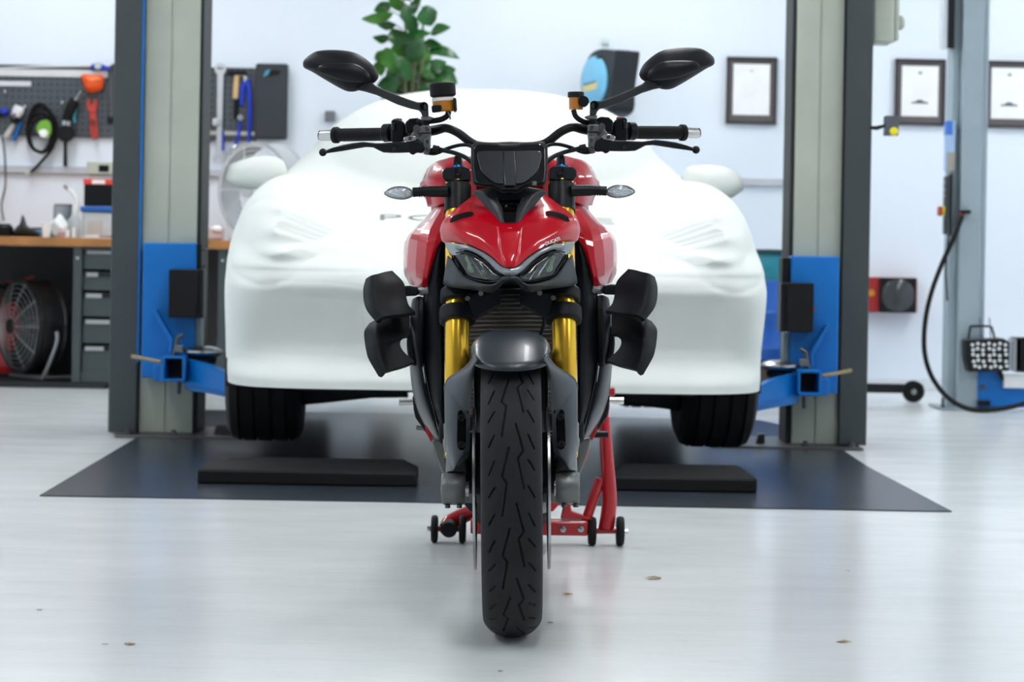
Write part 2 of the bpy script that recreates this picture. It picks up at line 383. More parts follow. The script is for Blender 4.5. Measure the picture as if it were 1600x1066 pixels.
def carriage(P, cx, sgn, d=9.95):
    def q(px,py,dd): w = W(px,py,d+dd); return Vector((w.x-cx,dd,w.z))
    if sgn<0: X=lambda v:v
    else: X=lambda v: 1536-v       # mirrored pixels
    dy = 0 if sgn<0 else 22
    def Q(px,py,dd): return q(X(px),py+dy,dd)
    def bx(x0,y0,x1,y1,d0,d1,bm=None):
        a,b=Q(x0,y0,d0),Q(x1,y1,d0); return box2((a.x,d0,a.z),(b.x,d1,b.z),bm)
    obj('carriage', bx(224,379,303,592,-.10,.0), LIFTB, P, bevel=.006, label='blue steel carriage')
    obj('carriage_side', bx(303,498,313,592,-.06,.04), LIFTP, P, bevel=.003)
    obj('slide_pad', bx(301,381,314,424,-.08,.05), BLKM, P, bevel=.004)
    for py in (390,416): obj('pad_bolt', lathe([(.011,0),(.011,.012),(.006,.013),(.006,.022)],Q(314,py,-.02),axis='X',seg=6), STEEL, P)
    obj('door_bumper', bx(264,421,307,497,-.20,-.10), RUBB, P, bevel=.004, label='black rubber door bumper')
    obj('bumper_side', bx(307,421,317,497,-.17,-.06), GRYD, P, bevel=.003)
    # arm bracket: a square socket
    a=Q(240,558,0); b=Q(292,597,0)
    bm=bx(240,570,254,596,-.24,-.10); bx(254,557,290,561,-.30,-.10,bm); bx(254,592,290,597,-.30,-.10,bm); bx(252,557,257,597,-.30,-.10,bm); bx(285,557,290,597,-.30,-.10,bm)
    obj('arm_socket', bm, LIFTB, P, bevel=.003)
    obj('socket_inside', bx(257,561,285,592,-.16,-.11), CABD, P)
    obj('brace_rib', prism([Q(243,485,-.11),Q(247,484,-.11),Q(273,528,-.11),Q(272,556,-.11),Q(268,556,-.11),Q(268,530,-.11)],Vector((0,-.07,0))), LIFTB, P, bevel=.002)
    # stick used as stop
    obj('locking_pin', cyl(Q(206,557,-.16),Q(252,566,-.22),.008,10), mat('brass_pin',(.28,.22,.12),.5,metal=.4), P)
    obj('hanging_pin', cyl(Q(279,596,-.2),Q(279,616,-.2),.009,10), DSTL, P)
    # swing arm towards the car
    A=[Q(288,562,-.26),Q(300,562,-.26),Q(322,568,-.30),Q(362,588,-.45),Q(400,606,-.62)]
    B=[Q(288,608,-.26),Q(300,611,-.26),Q(322,614,-.30),Q(362,623,-.45),Q(400,630,-.62)]
    bm=prism(A+B[::-1],Vector((0,.13,0)))
    obj('swing_arm', bm, LIFTB, P, bevel=.005, label='blue swing arm')
    obj('arm_flange', prism([Q(290,594,-.268),Q(322,603,-.31),Q(362,610,-.458),Q(400,617,-.63),Q(400,622,-.63),Q(362,615,-.458),Q(322,607,-.31),Q(290,598,-.268)],Vector((0,-.012,0))), LIFTB, P, bevel=.002)
    # round pad on its screw
    c=Q(318,549,-.19)
    obj('arm_pad', lathe([(0,.022),(.035,.021),(.060,.014),(.078,.004),(.079,-.004),(.066,-.016),(.045,-.024),(.04,-.026)],c,seg=36), STEEL, P, label='round steel lifting pad')
    obj('pad_rubber', lathe([(.04,-.022),(.055,-.026),(.05,-.045),(.03,-.05),(.03,-.075),(0,-.075)],c,seg=28), RUBB, P)
    obj('lock_lever', tube([Q(272,556,-.2),Q(276,540,-.2),Q(277,529,-.2),Q(286,524,-.2)],[.01,.01,.008,.009],10,smooth=4), DSTL, P)
    obj('lock_block', bx(274,540,286,551,-.24,-.2), CAST, P, bevel=.003)
carriage(PL,cxl,-1); carriage(PR,cxr,1)
bm=text_mesh('8',.02,.0005)
o=obj('warning_sticker', lathe([(.0,0),(.016,0),(.016,.002),(0,.002)],(WX(1268,484,9.83)-cxr,-.102,WZ(1268,484,9.83)),axis='Y',seg=20), mat('sticker_red',(.5,.03,.05),.5), PR)
# electric box on the right post
a,b=W(1364,-60,9.98),W(1408,68,9.98)
o=thing('switch_box','pale cream electrical box fixed beside the top of the right lift post','electrical box',((a.x+b.x)/2,9.98,b.z))
hw=(b.x-a.x)/2; ht=a.z-b.z
obj('body', box2((-hw,-.02,0),(hw-.03,.14,ht)), mat('box_cream',(.42,.46,.39),.45), o, bevel=.014, bseg=4)
obj('lid', box2((hw-.03,-.01,.012),(hw-.01,.13,ht-.01)), mat('box_cream',()), o, bevel=.008)
obj('knob', lathe([(.03,0),(.03,.02),(.02,.03),(0,.03)],(hw-.01,.06,.09),axis='X',seg=20), mat('box_cream',()), o)
# limit switch on a rod
o=thing('limit_switch','small grey box with a yellow knob on a rod beside the right lift post','switch',tuple(W(1392,214,9.9)))
p0=W(1392,214,9.9)
def q(px,py,dd=0): return W(px,py,9.9+dd)-p0
a,b=q(1383,181),q(1403,212)
obj('body', box2((a.x,-.02,b.z),(b.x,.04,a.z)), mat('switch_grey',(.09,.10,.12),.5), o, bevel=.003)
obj('knob', lathe([(.017,0),(.017,-.014),(.012,-.02),(0,-.02)],q(1395,206)+Vector((0,-.02,0)),axis='Y',seg=20), YEL, o, label='yellow knob')
obj('rod', tube([q(1352,198)+Vector((0,.06,0)),q(1370,200),q(1384,196)],[.007,.009,.006],10), BLK, o)
# ================================================================ the covered car
CX, CY, CYAW = -.030, 8.08, math.radians(2.4)
CAR = thing('car','low sports car hidden under the white cover, only its dark tyres and underside show','car',(CX,CY,0),(0,0,CYAW))
def smin(a,b,k):
    h = np.clip(.5+.5*(b-a)/k,0,1); return b*(1-h)+a*h-k*h*(1-h)
def sst(a,b,x):
    t=np.clip((x-a)/(b-a),0,1); return t*t*(3-2*t)
def car_F(P):
    x,y,z = P[...,0],P[...,1],P[...,2]
    ax = np.abs(x)
    # bumper: overhang below the crease, lip at the foot
    zq = z-.045*(ax/.8)**2+.012*np.sin(ax*9)*sst(.3,.6,ax)
    off = .075*sst(.70,.63,zq)+.13*np.clip((.64-zq)/.26,0,1)-.05*sst(.40,.33,z)
    off += .032*sst(.66,.57,zq)*sst(.36,.46,z)*sst(.36,.48,ax)*sst(.90,.76+.06*0,ax)
    off += -.02*sst(.70,.72,z)*sst(.80,.74,z)
    off += .03*sst(.55,.75,ax)*sst(.64,.74,z)
    off += .025*sst(.30,.27,z)
    yy = y-off*sst(1.1,.5,y)
    # wrinkles drawn towards the lamps
    wr = np.sin(z*78+ax*9+1.6*np.sin(ax*11))*np.exp(-((ax-.66)/.10)**2)*sst(.70,.76,z)*sst(.98,.90,z)*.010
    wr = wr + np.exp(-((ax-.56)/.07)**2)*np.sin(z*110+ax*20)*sst(.72,.78,z)*sst(.93,.86,z)*.0035
    r=np.sqrt((ax-.80)**2+((z-.80)/.95)**2); wr = wr+.0018*np.exp(-((r-.155)/.012)**2)*sst(1.0,.6,y)
    wr = wr+.003*np.sin(ax*7+z*5)*sst(.68,.5,z)
    hw = .973-.010*sst(.42,.28,z)-.03*sst(.85,1.05,z)
    ht = np.interp(y,[0,.12,.3,.5,.8,1.2,1.6,2.2,3.3,4.1],[.68,.76,.82,.865,.92,1.02,1.12,1.20,1.15,.90])
    zr = np.maximum(z-.55,0)/np.maximum(ht-.55,.05)
    n = 6.5+2.5*sst(.95,.70,z)
    body = (np.abs(x/hw)**n+np.abs((yy-2.07)/2.07)**n)
    body = (np.power(body,4.5/n)+zr**4.5)**(1/4.5)-1
    body = body*.8
    f = ((ax-.752)/.222)**2+((yy-1.27)/1.12)**2+((z-.76)/.30)**2
    fen = (np.sqrt(f)-1)*.23
    g = ((ax-.72)/.28)**2+((y-3.2)/.85)**2+((z-.80)/.30)**2
    hau = (np.sqrt(g)-1)*.24
    c = (np.abs(x/.79)**2.6+np.maximum((z-.90),0)**2.6/.565**2.6+np.abs((y-2.6)/1.6)**2.6)**(1/2.6)-1
    cab = c*.5
    d = smin(body,fen,.05); d = smin(d,hau,.10); d = smin(d,cab,.09)
    return d+wr
def cover_mesh(nt=560,npz=380):
    u = np.linspace(0,1,npz); phi = PI*(.5*u+.5*u**1.6)
    phi = np.clip(phi,.004,PI-.004)
    th = np.linspace(0,2*PI,nt,endpoint=False)
    T,Ph = np.meshgrid(th,phi)
    ay = 1.0+ (1-np.cos(Ph))/2*2.1
    A = np.stack([0*T,ay,.62+0*T],-1)
    D = np.stack([np.sin(Ph)*np.cos(T),-np.cos(Ph),np.sin(Ph)*np.sin(T)*.62],-1)
    D /= np.linalg.norm(D,axis=-1,keepdims=True)
    lo = np.zeros(T.shape); hi = np.full(T.shape,3.0)
    # walk out from inside to the first crossing, then halve
    t = np.full(T.shape,.2); done=np.zeros(T.shape,bool)
    for k in range(72):
        fv = car_F(A+D*t[...,None]); now = (fv>0)&~done
        hi = np.where(now,t,hi); lo = np.where(now,t-.035,lo); done |= now; t = t+.035
    for k in range(18):
        m=(lo+hi)/2; fv=car_F(A+D*m[...,None]); hi=np.where(fv>0,m,hi); lo=np.where(fv>0,lo,m)
    V = (A+D*((lo+hi)/2)[...,None]).reshape(-1,3)
    n = npz; idx=np.arange(n*nt).reshape(n,nt)
    q=np.stack([idx[:-1],np.roll(idx,-1,1)[:-1],np.roll(idx,-1,1)[1:],idx[1:]],-1).reshape(-1,4)
    me=bpy.data.meshes.new('car_cover'); me.from_pydata(V.tolist(),[],q.tolist())
    bm=bmesh.new(); bm.from_mesh(me); bpy.data.meshes.remove(me)
    bmesh.ops.bisect_plane(bm,geom=bm.verts[:]+bm.edges[:]+bm.faces[:],dist=1e-5,plane_co=(0,0,.305),plane_no=(0,0,-1),clear_outer=True)
    bmesh.ops.bisect_plane(bm,geom=bm.verts[:]+bm.edges[:]+bm.faces[:],dist=1e-5,plane_co=(0,2.5,.303),plane_no=(0,.2,-1),clear_outer=True)
    bmesh.ops.recalc_face_normals(bm,faces=bm.faces)
    return bm
cb = cover_mesh()
cover_bvh = BVHTree.FromBMesh(cb)
cover = obj('car_cover', cb, CLOTH, None, smooth=True, loc=(CX,CY,0), rot=(0,0,CYAW))
tag(cover,'tight white stretch cloth cover draped over the whole car behind the motorcycle','car cover')
# pockets over the door mirrors
for s in (-1,1):
    bm=bmesh.new(); d=bmesh.ops.create_uvsphere(bm,u_segments=40,v_segments=24,radius=1)
    for v in d['verts']:
        x,y,z=v.co
        k=1+.03*math.sin(7*z+3*x); w=.165-.03*(x*s)
        sq=lambda a,p:math.copysign(abs(a)**p,a)
        v.co=Vector((s*.945+sq(x,.85)*.125*k, 1.98+y*.10, 1.083-.012*x*s+sq(z,.85)*(.068-.004*x*s)*k))
    obj('mirror_pocket', bm, CLOTH, cover, smooth=True)
    obj('mirror_pocket_neck', tube([(s*.78,2.0,1.0),(s*.88,1.99,1.03),(s*.92,1.98,1.05)],[.09,.05,.045],20,smooth=4), CLOTH, cover)
# printed letters on the bonnet
tm = text_mesh('PORSCHE',.125,0.0,sx=1.02,spacing=1.08,bold=-.008)
ext=[min(v.co.x for v in tm.vertices),max(v.co.x for v in tm.vertices)]
bm=bmesh.new(); bm.from_mesh(tm)
bmesh.ops.subdivide_edges(bm,edges=bm.edges[:],cuts=1)
k=.845/(ext[1]-ext[0])
for v in bm.verts:
    x=v.co.x*k; y=.72+v.co.y*1.15
    hit=cover_bvh.ray_cast(Vector((x,y,2)),Vector((0,0,-1)))
    v.co=Vector((x,y,(hit[0].z if hit[0] else .9)+.0025))
obj('printed_letters', bm, CLOTHP, cover, smooth=False, label='grey printed lettering across the bonnet')
# wheels of the car
def car_wheel(x,y,zc,w=.27,r=.335):
    g=[]
    prof=[(.20,-w/2+.01),(.23,-w/2),(.29,-w/2-.004),(.322,-w/2+.012),(.332,-w/2+.035)]
    for i,xx in enumerate((-.085,-.03,.03,.085)):
        prof+=[(.3345,xx-.007),(.326,xx-.005),(.326,xx+.005),(.3345,xx+.007)]
    prof+=[(.332,w/2-.035),(.322,w/2-.012),(.29,w/2+.004),(.23,w/2),(.20,w/2-.01)]
    t=obj('tyre', lathe(prof,(x,y,zc),axis='X',seg=72,closed=True), mat('car_tyre',(.010,.010,.011),.75,bump=.0006,bscale=120), CAR)
    obj('rim', lathe([(.0,-.03),(.18,-.05),(.205,-w/2+.02),(.205,w/2-.02),(.18,.05),(0,.03)],(x,y,zc),axis='X',seg=40), DSTL, t)
hub=.335+.063
car_wheel(-.829,.97,hub,.265); car_wheel(.829,.97,hub,.265); car_wheel(-.81,3.2,hub,.29); car_wheel(.81,3.2,hub,.29)
obj('underbody', box2((-.70,.35,.285),(.70,3.1,.42)), CABD, CAR, bevel=.02)
obj('front_undertray', prism([Vector((-.95,.55,.288)),Vector((.95,.55,.288)),Vector((.95,1.5,.288)),Vector((-.95,1.5,.288))],Vector((0,0,.1))), CABD, CAR)
for s in (-1,1):
    obj('suspension_arm', prism([Vector((s*.70,.85,.30)),Vector((s*.34,.80,.27)),Vector((s*.30,.80,.24)),Vector((s*.44,.82,.235)),Vector((s*.70,.88,.20))],Vector((0,.25,0))), CABD, CAR, bevel=.01)
    obj('jack_point', box((s*.62,1.35,.24),(.05,.06,.09)), BLUP if s>0 else CABD, CAR)
obj('exhaust_silencer', lathe([(0,0),(.075,0),(.085,.02),(.085,.5),(0,.5)],(-.415,3.35,.26),axis='Y',seg=32), DSTL, CAR)
# ================================================================ the motorcycle
DB = 4.96
rt = W(801,993,DB)
LEAN = math.radians(-1.4)
BIKE = thing('motorcycle','red and black naked sports motorcycle with gold forks standing nose on in the middle','motorcycle',(rt.x,DB,0),(0,LEAN,0))
def B(s,py,y):
    d = DB+y
    return Vector((s*d/F, y, H-(py-PY)*d/F))
def Bl(px,py,y):
    """left-hand half of the picture, as distance from the middle line"""
    return B(px-(801-(993-py)*.0066), py, y)
def MX(v, s): return Vector((v.x*(-s), v.y, v.z))     # s=-1 keeps the left side, s=+1 mirrors it to the right
def S(pts, s): return [MX(p,s) for p in pts]
SIDES = (-1,1)
# ---- front wheel -------------------------------------------------
RT, RW = .300, .0595
PROF_A = [(-.0595,.250),(-.0600,.258),(-.0580,.2685),(-.052,.2785),(-.043,.2875),(-.032,.2942),(-.020,.2982),(-.008,.2998),(0,.300)]
PROF = PROF_A+[(-x,r) for x,r in PROF_A[-2::-1]]
def tread_mesh():
    prof = cr([(x,0,r) for x,r in PROF],10)
    # even arc spacing
    P=np.array([[p.x,p.z] for p in prof]); L=np.concatenate([[0],np.cumsum(np.linalg.norm(np.diff(P,axis=0),axis=1))])
    NS=150; s=np.linspace(0,L[-1],NS); X=np.interp(s,L,P[:,0]); R=np.interp(s,L,P[:,1]); s=s-L[-1]/2
    NT=1280; th=np.linspace(0,2*PI,NT,endpoint=False)
    per=2*PI*.3/12; u=(-th*.3)%per
    U,Sg=np.meshgrid(u,s,indexing='ij')
    p=per; segs=[]
    def zz(c,o): # points (down the tyre, across)
        for (a0,b0),(a1,b1) in zip(c[:-1],c[1:]): segs.append(((a0+o)*p,b0,(a1+o)*p,b1,.0014))
    zz([(0,-.004),(.36,-.018),(.44,-.009),(.85,-.018)],.31)
    zz([(0,.009),(.35,.023),(.45,.0125),(.82,.024)],0)
    for o,l in ((.0,.17),(.33,.12),(.66,.14)):
        segs.append(((o+.48)*p,-.033,(o+.48+l)*p,-.046,.0014)); segs.append(((o+.13)*p,.033,(o+.13+l)*p,.047,.0014))
    dist=np.full(U.shape,9.)
    for x0,y0,x1,y1,w in segs:
        for sh in (-p,0,p):
            ax,ay=U-(x0+sh),Sg-y0; bx,by=x1-x0,y1-y0
            h=np.clip((ax*bx+ay*by)/(bx*bx+by*by),0,1)
            dist=np.minimum(dist,np.hypot(ax-bx*h,ay-by*h)-w)
    dep=.0055*np.clip((.0005-dist)/.0009,0,1)
    Rr=R[None,:]-dep
    V=np.stack([np.broadcast_to(X[None,:],Rr.shape),-Rr*np.cos(th)[:,None],Rr*np.sin(th)[:,None]],-1).reshape(-1,3)
    idx=np.arange(NT*NS).reshape(NT,NS); nx=np.roll(idx,-1,0)
    q=np.stack([idx[:,:-1],nx[:,:-1],nx[:,1:],idx[:,1:]],-1).reshape(-1,4)
    me=bpy.data.meshes.new('tyre'); me.from_pydata(V.tolist(),[],q.tolist()); me.update()
    return me
fw = obj('front_wheel', lathe([(.02,-.03),(.035,-.045),(.04,-.03),(.04,.03),(.035,.045),(.02,.03)],axis='X',seg=32), BLK, BIKE, loc=(0,0,RT))
me=tread_mesh()
ty=obj('tyre', me, RUB, fw, smooth=True)
bmr=lathe([(.228,-.05),(.236,-.058),(.246,-.058),(.238,-.045),(.215,-.02),(.213,.02),(.238,.045),(.246,.058),(.236,.058),(.228,.05),(.205,.02),(.205,-.02)],axis='X',seg=96,closed=True)
obj('rim', bmr, BLK, fw)
bm=bmesh.new()
for k in range(5):
    a=2*PI*k/5+.3
    for da in (-.16,.16):
        tube([(0,.035*math.cos(a),.035*math.sin(a)),(0,.12*math.cos(a+da*.6),.12*math.sin(a+da*.6)),(0,.21*math.cos(a+da),.21*math.sin(a+da))],[.012,.008,.009],10,bm,smooth=3)
obj('spokes', bm, BLK, fw)
for s in SIDES:
    obj('brake_disc', lathe([(.128,s*.0725),(.165,s*.0725),(.165,s*.0775),(.128,s*.0775)],axis='X',seg=96,closed=True), STEEL, fw, label='thin steel brake disc')
    bm=lathe([(.045,s*.073),(.075,s*.074),(.075,s*.077),(.045,s*.078)],axis='X',seg=48,closed=True)
    for k in range(8):
        a=2*PI*k/8; box((s*.0755,.10*math.cos(a),.10*math.sin(a)),(.004,.07,.014),bm,rot=(a,0,0))
    obj('disc_carrier', bm, BLK, fw)
# ---- forks ---------------------------------------------------------
def fk(z): return .03+(z-.3)*.456
FXx = .1125
for s in SIDES:
    P=lambda z,dx=0:Vector((s*(FXx+dx),fk(z),z))
    t=obj('fork_tube', tube([P(.500),P(.505),P(.66),P(.95)],[.0235,.0265,.0265,.0265],40), GOLD, BIKE, label='gold upper fork tube')
    obj('fork_slider', cyl(P(.36,.004),P(.52,.002),.0212,28), GOLD, BIKE)
    obj('dust_seal', cyl(P(.493),P(.503),.028,32), BLK, BIKE)
    # casting at the foot with axle clamp
    bm=tube([P(.43,.004),P(.425,.004),P(.40,.003),P(.395,.002),P(.385,.001),P(.35,-.002)],[.020,.024,.024,.0275,.0275,.023],24)
    obj('fork_foot', bm, CAST, BIKE)
    foot=[(.030,-.026),(.033,-.020),(.033,.018),(.030,.022),(.0,.022)]
    bm=lathe([(0,-.028)]+foot,(s*.1165,.0,.3),axis='X',seg=36)
    tube([(s*.113,.01,.33),(s*.113,.022,.36),(s*.1135,.035,.385)],[.022,.021,.02],16,bm)
    obj('axle_clamp', bm, CAST, BIKE)
    for k in (-.010,.014):
        obj('pinch_bolt', lathe([(0,-.006),(.0055,-.006),(.0055,0),(.0035,0),(.0035,-.003),(0,-.003)],(s*(.1165+k),-.012,.268),axis='Z',seg=16), DSTL, BIKE)
    obj('axle_spacer', lathe([(0,0),(.016,0),(.016,.014),(0,.014)],(s*.087 if s>0 else -.101,0,.3),axis='X',seg=24), STEEL, BIKE)
    # caliper behind the fork
    bm=box((s*.079,.085,.335),(.050,.075,.135),rot=(-.45,0,0))
    obj('brake_caliper', bm, mat('caliper_black',(.015,.015,.017),.35), BIKE, bevel=.012, bseg=3)
    # lower clamp rings
    for z,hh,rr in ((.688,.013,.0365),(.665,.0,.0),(.648,.015,.0385)):
        if hh: obj('fork_clamp_ring', cyl(P(z-hh),P(z+hh),rr,40), BLKM, BIKE, bevel=.004)
    ym=fk(.66)
    obj('lower_clamp_arm', prism([Vector((s*.09,ym-.03,.700)),Vector((s*.02,ym+.01,.705)),Vector((s*.02,ym+.01,.665)),Vector((s*.085,ym-.03,.635))],Vector((0,.05,0))), BLKM, BIKE, bevel=.008)
    obj('clamp_bolt', lathe([(0,-.003),(.0035,-.003),(.0035,.004),(0,.004)],B(s*67,466,ym-.035),axis='Y',seg=16), DSTL, BIKE)
    obj('clamp_bolt_ring', lathe([(.0042,-.004),(.0052,-.004),(.0052,.004),(.0042,.004)],B(s*67,466,ym-.034),axis='Y',seg=16,closed=True), CAST, BIKE)
    obj('fairing_screw', lathe([(0,-.004),(.0055,-.004),(.0035,.0),(.0035,.008),(0,.008)],B(s*46,458,ym-.045),axis='Y',seg=14), CAST, BIKE)
    # upper clamp, black outer ring, blue preload cap
    obj('fork_collar', cyl(P(.868),P(.925),.0292,36), BLK, BIKE)
    c0=P(.945)
    bm=prism(S([Bl(690.5,276,c0.y-.03),Bl(691,266,c0.y-.03),Bl(697,261,c0.y-.03),Bl(722,259,c0.y-.035),Bl(734,262,c0.y-.03),Bl(735,283,c0.y-.03),Bl(722,282,c0.y-.035),Bl(697,284,c0.y-.03)],s),Vector((0,.075,0)))
    obj('top_clamp', bm, GRYD, BIKE, bevel=.005, bseg=3)
    obj('clamp_bolt', lathe([(0,-.001),(.005,-.001),(.0075,-.002),(.0075,.004),(0,.004)],MX(Bl(716.5,267,c0.y-.037),s),axis='Y',seg=18), mat('bolt_black',(.004,.004,.005),.3), BIKE)
    obj('preload_cap', cyl(P(.955),P(.964),.0185,24), BLUA, BIKE, label='blue anodised fork cap')
    obj('adjuster', tube([P(.964),P(.985),P(.992)],[.011,.010,.006],16), BLK, BIKE)
obj('steering_stem', cyl((0,fk(.70)+.04,.70),(0,fk(.96)+.03,.96),.03,24), BLKM, BIKE)
obj('steering_head', cyl((0,fk(.72)+.05,.72),(0,fk(.92)+.04,.92),.045,24), BLKM, BIKE)
# ---- front fender --------------------------------------------------
def dome():
    rows=[]
    for th,hw_,lip in [(a,None,None) for a in np.linspace(-33,75,24)]:
        t=math.radians(th); r0=.325
        row=[]
        for k in range(-14,15):
            u=k/14
            # dome narrower at its nose, dropping to the sides
            w=.080*(1-.10*max(0,(-th-10)/27)**2)
            kk=min(1,max(0,(25-th)/58)); kk=kk*kk*(3-2*kk); drop=(.052-.022*kk)*abs(u)**2.2
            rr=r0-drop
            x=w*math.sin(u*PI/2*.98)
            tt=t+kk*(-.115+.19*u*u)
            row.append(Vector((x, math.sin(tt)*rr, RT+math.cos(tt)*rr)))
        rows.append(row)
    return gridbm(rows)
obj('front_fender', dome(), GRY, BIKE, smooth=True, solid=-.003)
fo=[(742,553),(737,562),(728,573),(713,583),(702,590),(696,600),(695,618),(695.5,650),(696.5,675),(699,700),(703,720),(706,736.5),(714,729),(724,717.5),(731,709.5),(734,700),(734.6,680),(734.8,650),(736.5,620),(739,595),(742,580),(745,571),(748,566)]
fd=[-.165,-.15,-.10,-.055,-.03,-.015,-.015,-.02,-.02,-.015,-.01,0,-.02,-.04,-.05,-.055,-.06,-.07,-.085,-.105,-.125,-.15,-.175]
for s in SIDES:
    P=S([Bl(a,b,c) for (a,b),c in zip(fo,fd)],s)
    # build as a ladder of rows so that the panel is curved
    outer=P[:12]; inner=[P[-1-i*(len(P)-12)/11 if 0 else len(P)-1-round(i*(len(P)-13)/11)] for i in range(12)]
    rows=[]
    oc=cr(outer,3); ic=cr(inner,3)
    for a,b in zip(oc,ic):
        mid=(a+b)/2+Vector((0,-.018,0)); q1=a*.75+b*.25+Vector((0,-.014,0)); q3=a*.25+b*.75+Vector((0,-.014,0))
        rows.append(cr([a,q1,mid,q3,b],3))
    bm=gridbm(rows)
    # outer flank going back
    fl=gridbm([[a,a+Vector((s*.002,.03,0)),a+Vector((-s*.004,.075,.0))] for a in oc],bm)
    fl=gridbm([[b,b+Vector((s*.002,.012,0)),b+Vector((s*.003,.03,.0))] for b in ic],bm)
    bmesh.ops.remove_doubles(bm,verts=bm.verts,dist=.0004)
    obj('fender_side', bm, GRY, BIKE, smooth=None, solid=-.0025)
    sl=cr([MX(Bl(a,b,-.069),s) for a,b in ((716,643),(724,640.5),(729,645),(728,672),(727,697),(722,703.5),(716,700),(714,690),(714.5,660))],4,closed=True)
    obj('bolt_slot', prism(sl,Vector((0,.012,0))), mat('slot_black',(.002,.002,.003),.7,spec=.1), BIKE, bevel=.002)
    for py in (652,694):
        obj('fender_bolt', lathe([(.0,-.002),(.0025,-.002),(.004,-.005),(.0065,-.005),(.007,0),(0,0)],MX(Bl(721.5,py,-.07),s),axis='Y',seg=18), BLK, BIKE)
# ---- radiator ------------------------------------------------------
def radiator():
    rows=[]
    for i in range(0,340):
        z=.79-.40*i/339; rows.append([Vector((x, .325+.9*x*x-.10*(z-.6)*-1 + .0045*math.cos(i/339*2*PI*42), z-.05*x*x*4)) for x in np.linspace(-.145,.145,30)])
    return gridbm(rows)
obj('radiator', radiator(), COOL, BIKE, smooth=False, solid=-.004, label='dark finned radiator')
obj('radiator_shroud', box2((-.16,.37,.36),(.16,.42,.80)), BLKM, BIKE, bevel=.01)
obj('lower_radiator_frame', prism([B(-80,652,.30),B(80,652,.30),B(70,672,.30),B(-70,672,.30)],Vector((0,.05,0))), BLKM, BIKE, bevel=.006)
obj('horn_cable', tube([B(-75,470,.20),B(-50,478,.2),B(-30,466,.2),B(0,463,.2),B(30,466,.2),B(48,482,.22),B(52,500,.23),B(48,520,.25),B(40,530,.26)],.004,10,smooth=6), BLKM, BIKE)
obj('arched_hose', tube([B(-92,486,.26),B(-60,474,.24),B(-35,462,.23),B(0,457,.23),B(35,462,.23),B(60,474,.24),B(92,486,.26)],[.011]*7,12,smooth=6), BLKM, BIKE)
obj('front_frame_block', box2((-.10,.30,.68),(.10,.42,.86)), BLKM, BIKE, bevel=.02)
obj('engine_block', box2((-.13,.44,.30),(.13,.98,.74)), mat('engine_dark',(.03,.03,.033),.45,metal=.5), BIKE, bevel=.03)
# ---- headlight and nose cowl ---------------------------------------
def mirrored_rows(R):
    out=[]
    for r in R:
        right=[B(*p) for p in r]; left=[Vector((-v.x,v.y,v.z)) for v in right[:0:-1]]
        out.append(left+right)
    return out
NR=[[(0,300,.200),(14,301,.200),(22,301.5,.196),(34,302,.192),(48,303,.188),(57,305,.186)],
    [(0,314,.170),(14,314,.168),(24,314,.166),(42,313,.168),(56,313,.172),(73,317,.186)],
    [(0,330,.135),(14,330,.132),(28,329,.130),(52,327,.136),(72,327,.148),(92,331,.178)],
    [(0,346,.100),(15,346,.099),(30,345,.100),(60,341,.110),(84,340,.130),(104,344,.176)],
    [(0,360,.068),(16,360,.070),(22,359,.080),(55,354,.094),(88,352,.122),(109,356,.176)],
    [(0,378,.040),(14,378,.042),(20,377,.054),(50,368,.078),(86,363,.112),(108.5,368,.174)],
    [(0,400,.014),(11,399.5,.017),(16,398,.028),(42,384,.062),(78,373,.102),(106.5,375,.170)],
    [(0,417.5,.004),(7,417.3,.006),(14,414,.014),(36,396,.050),(70,380,.092),(104,378.5,.166)]]
cowl=patch(mirrored_rows(NR),5,5)
bmesh.ops.recalc_face_normals(cowl,faces=cowl.faces)
cowl_bvh=BVHTree.FromBMesh(cowl)
nose=obj('nose_cowl', cowl, RED, BIKE, solid=-.003, label='red beak over the headlights')
def on_cowl(v,lift=.0012):
    h=cowl_bvh.ray_cast(Vector((v.x,-1,v.z)),Vector((0,1,0)))
    return Vector((v.x,(h[0].y if h[0] else .1)-lift,v.z))
# maker's name on the cowl
tm=text_mesh('DUCATI',.0094,0.0,sx=1.0,spacing=.95); bm=bmesh.new(); bm.from_mesh(tm)
c=B(865.8-799,377.5,.1); ca,sa=math.cos(.36),math.sin(.36)
for v in bm.verts:
    x,y=v.co.x,v.co.y; p=Vector((c.x+x*ca-y*sa,0,c.z+x*sa+y*ca)); v.co=on_cowl(p)
obj('badge_lettering', bm, PAPER, BIKE, smooth=False, label='small white name lettering on the red cowl')
bm=bmesh.new()
for x0 in (-.004,): 
    for k in range(4): add(bm,[on_cowl(Vector((x0+k*.0022+a,0,B(0,357,.07).z+b))) for a,b in ((0,0),(.0016,0),(.0016,.0022),(0,.0022))],[(0,1,2,3)])
obj('small_badge', bm, mat('badge_silver',(.6,.3,.25),.4), BIKE, smooth=False)
# air slots in the cowl
for s in SIDES:
    ol=cr([MX(Bl(a,b,.1),s) for a,b in ((702.5,345.5),(706,338),(717,333),(731,330),(739,330.5),(740,335),(736.5,338.5),(723,341.5),(711,346),(704,347.5))],3,closed=True)
    ce=sum(ol,Vector())/len(ol)
    obj('air_slot', gridbm([[on_cowl(ce+(v-ce)*t,.0012) for v in ol] for t in (1,.75,.5,.25,.02)],wrap=True), mat('slot_black',()), BIKE, smooth=True, solid=-.001)
    ol=[on_cowl(v,.001) for v in ol]
    obj('air_slot_rim', tube(ol,.0011,6,closed=True), RED, BIKE)
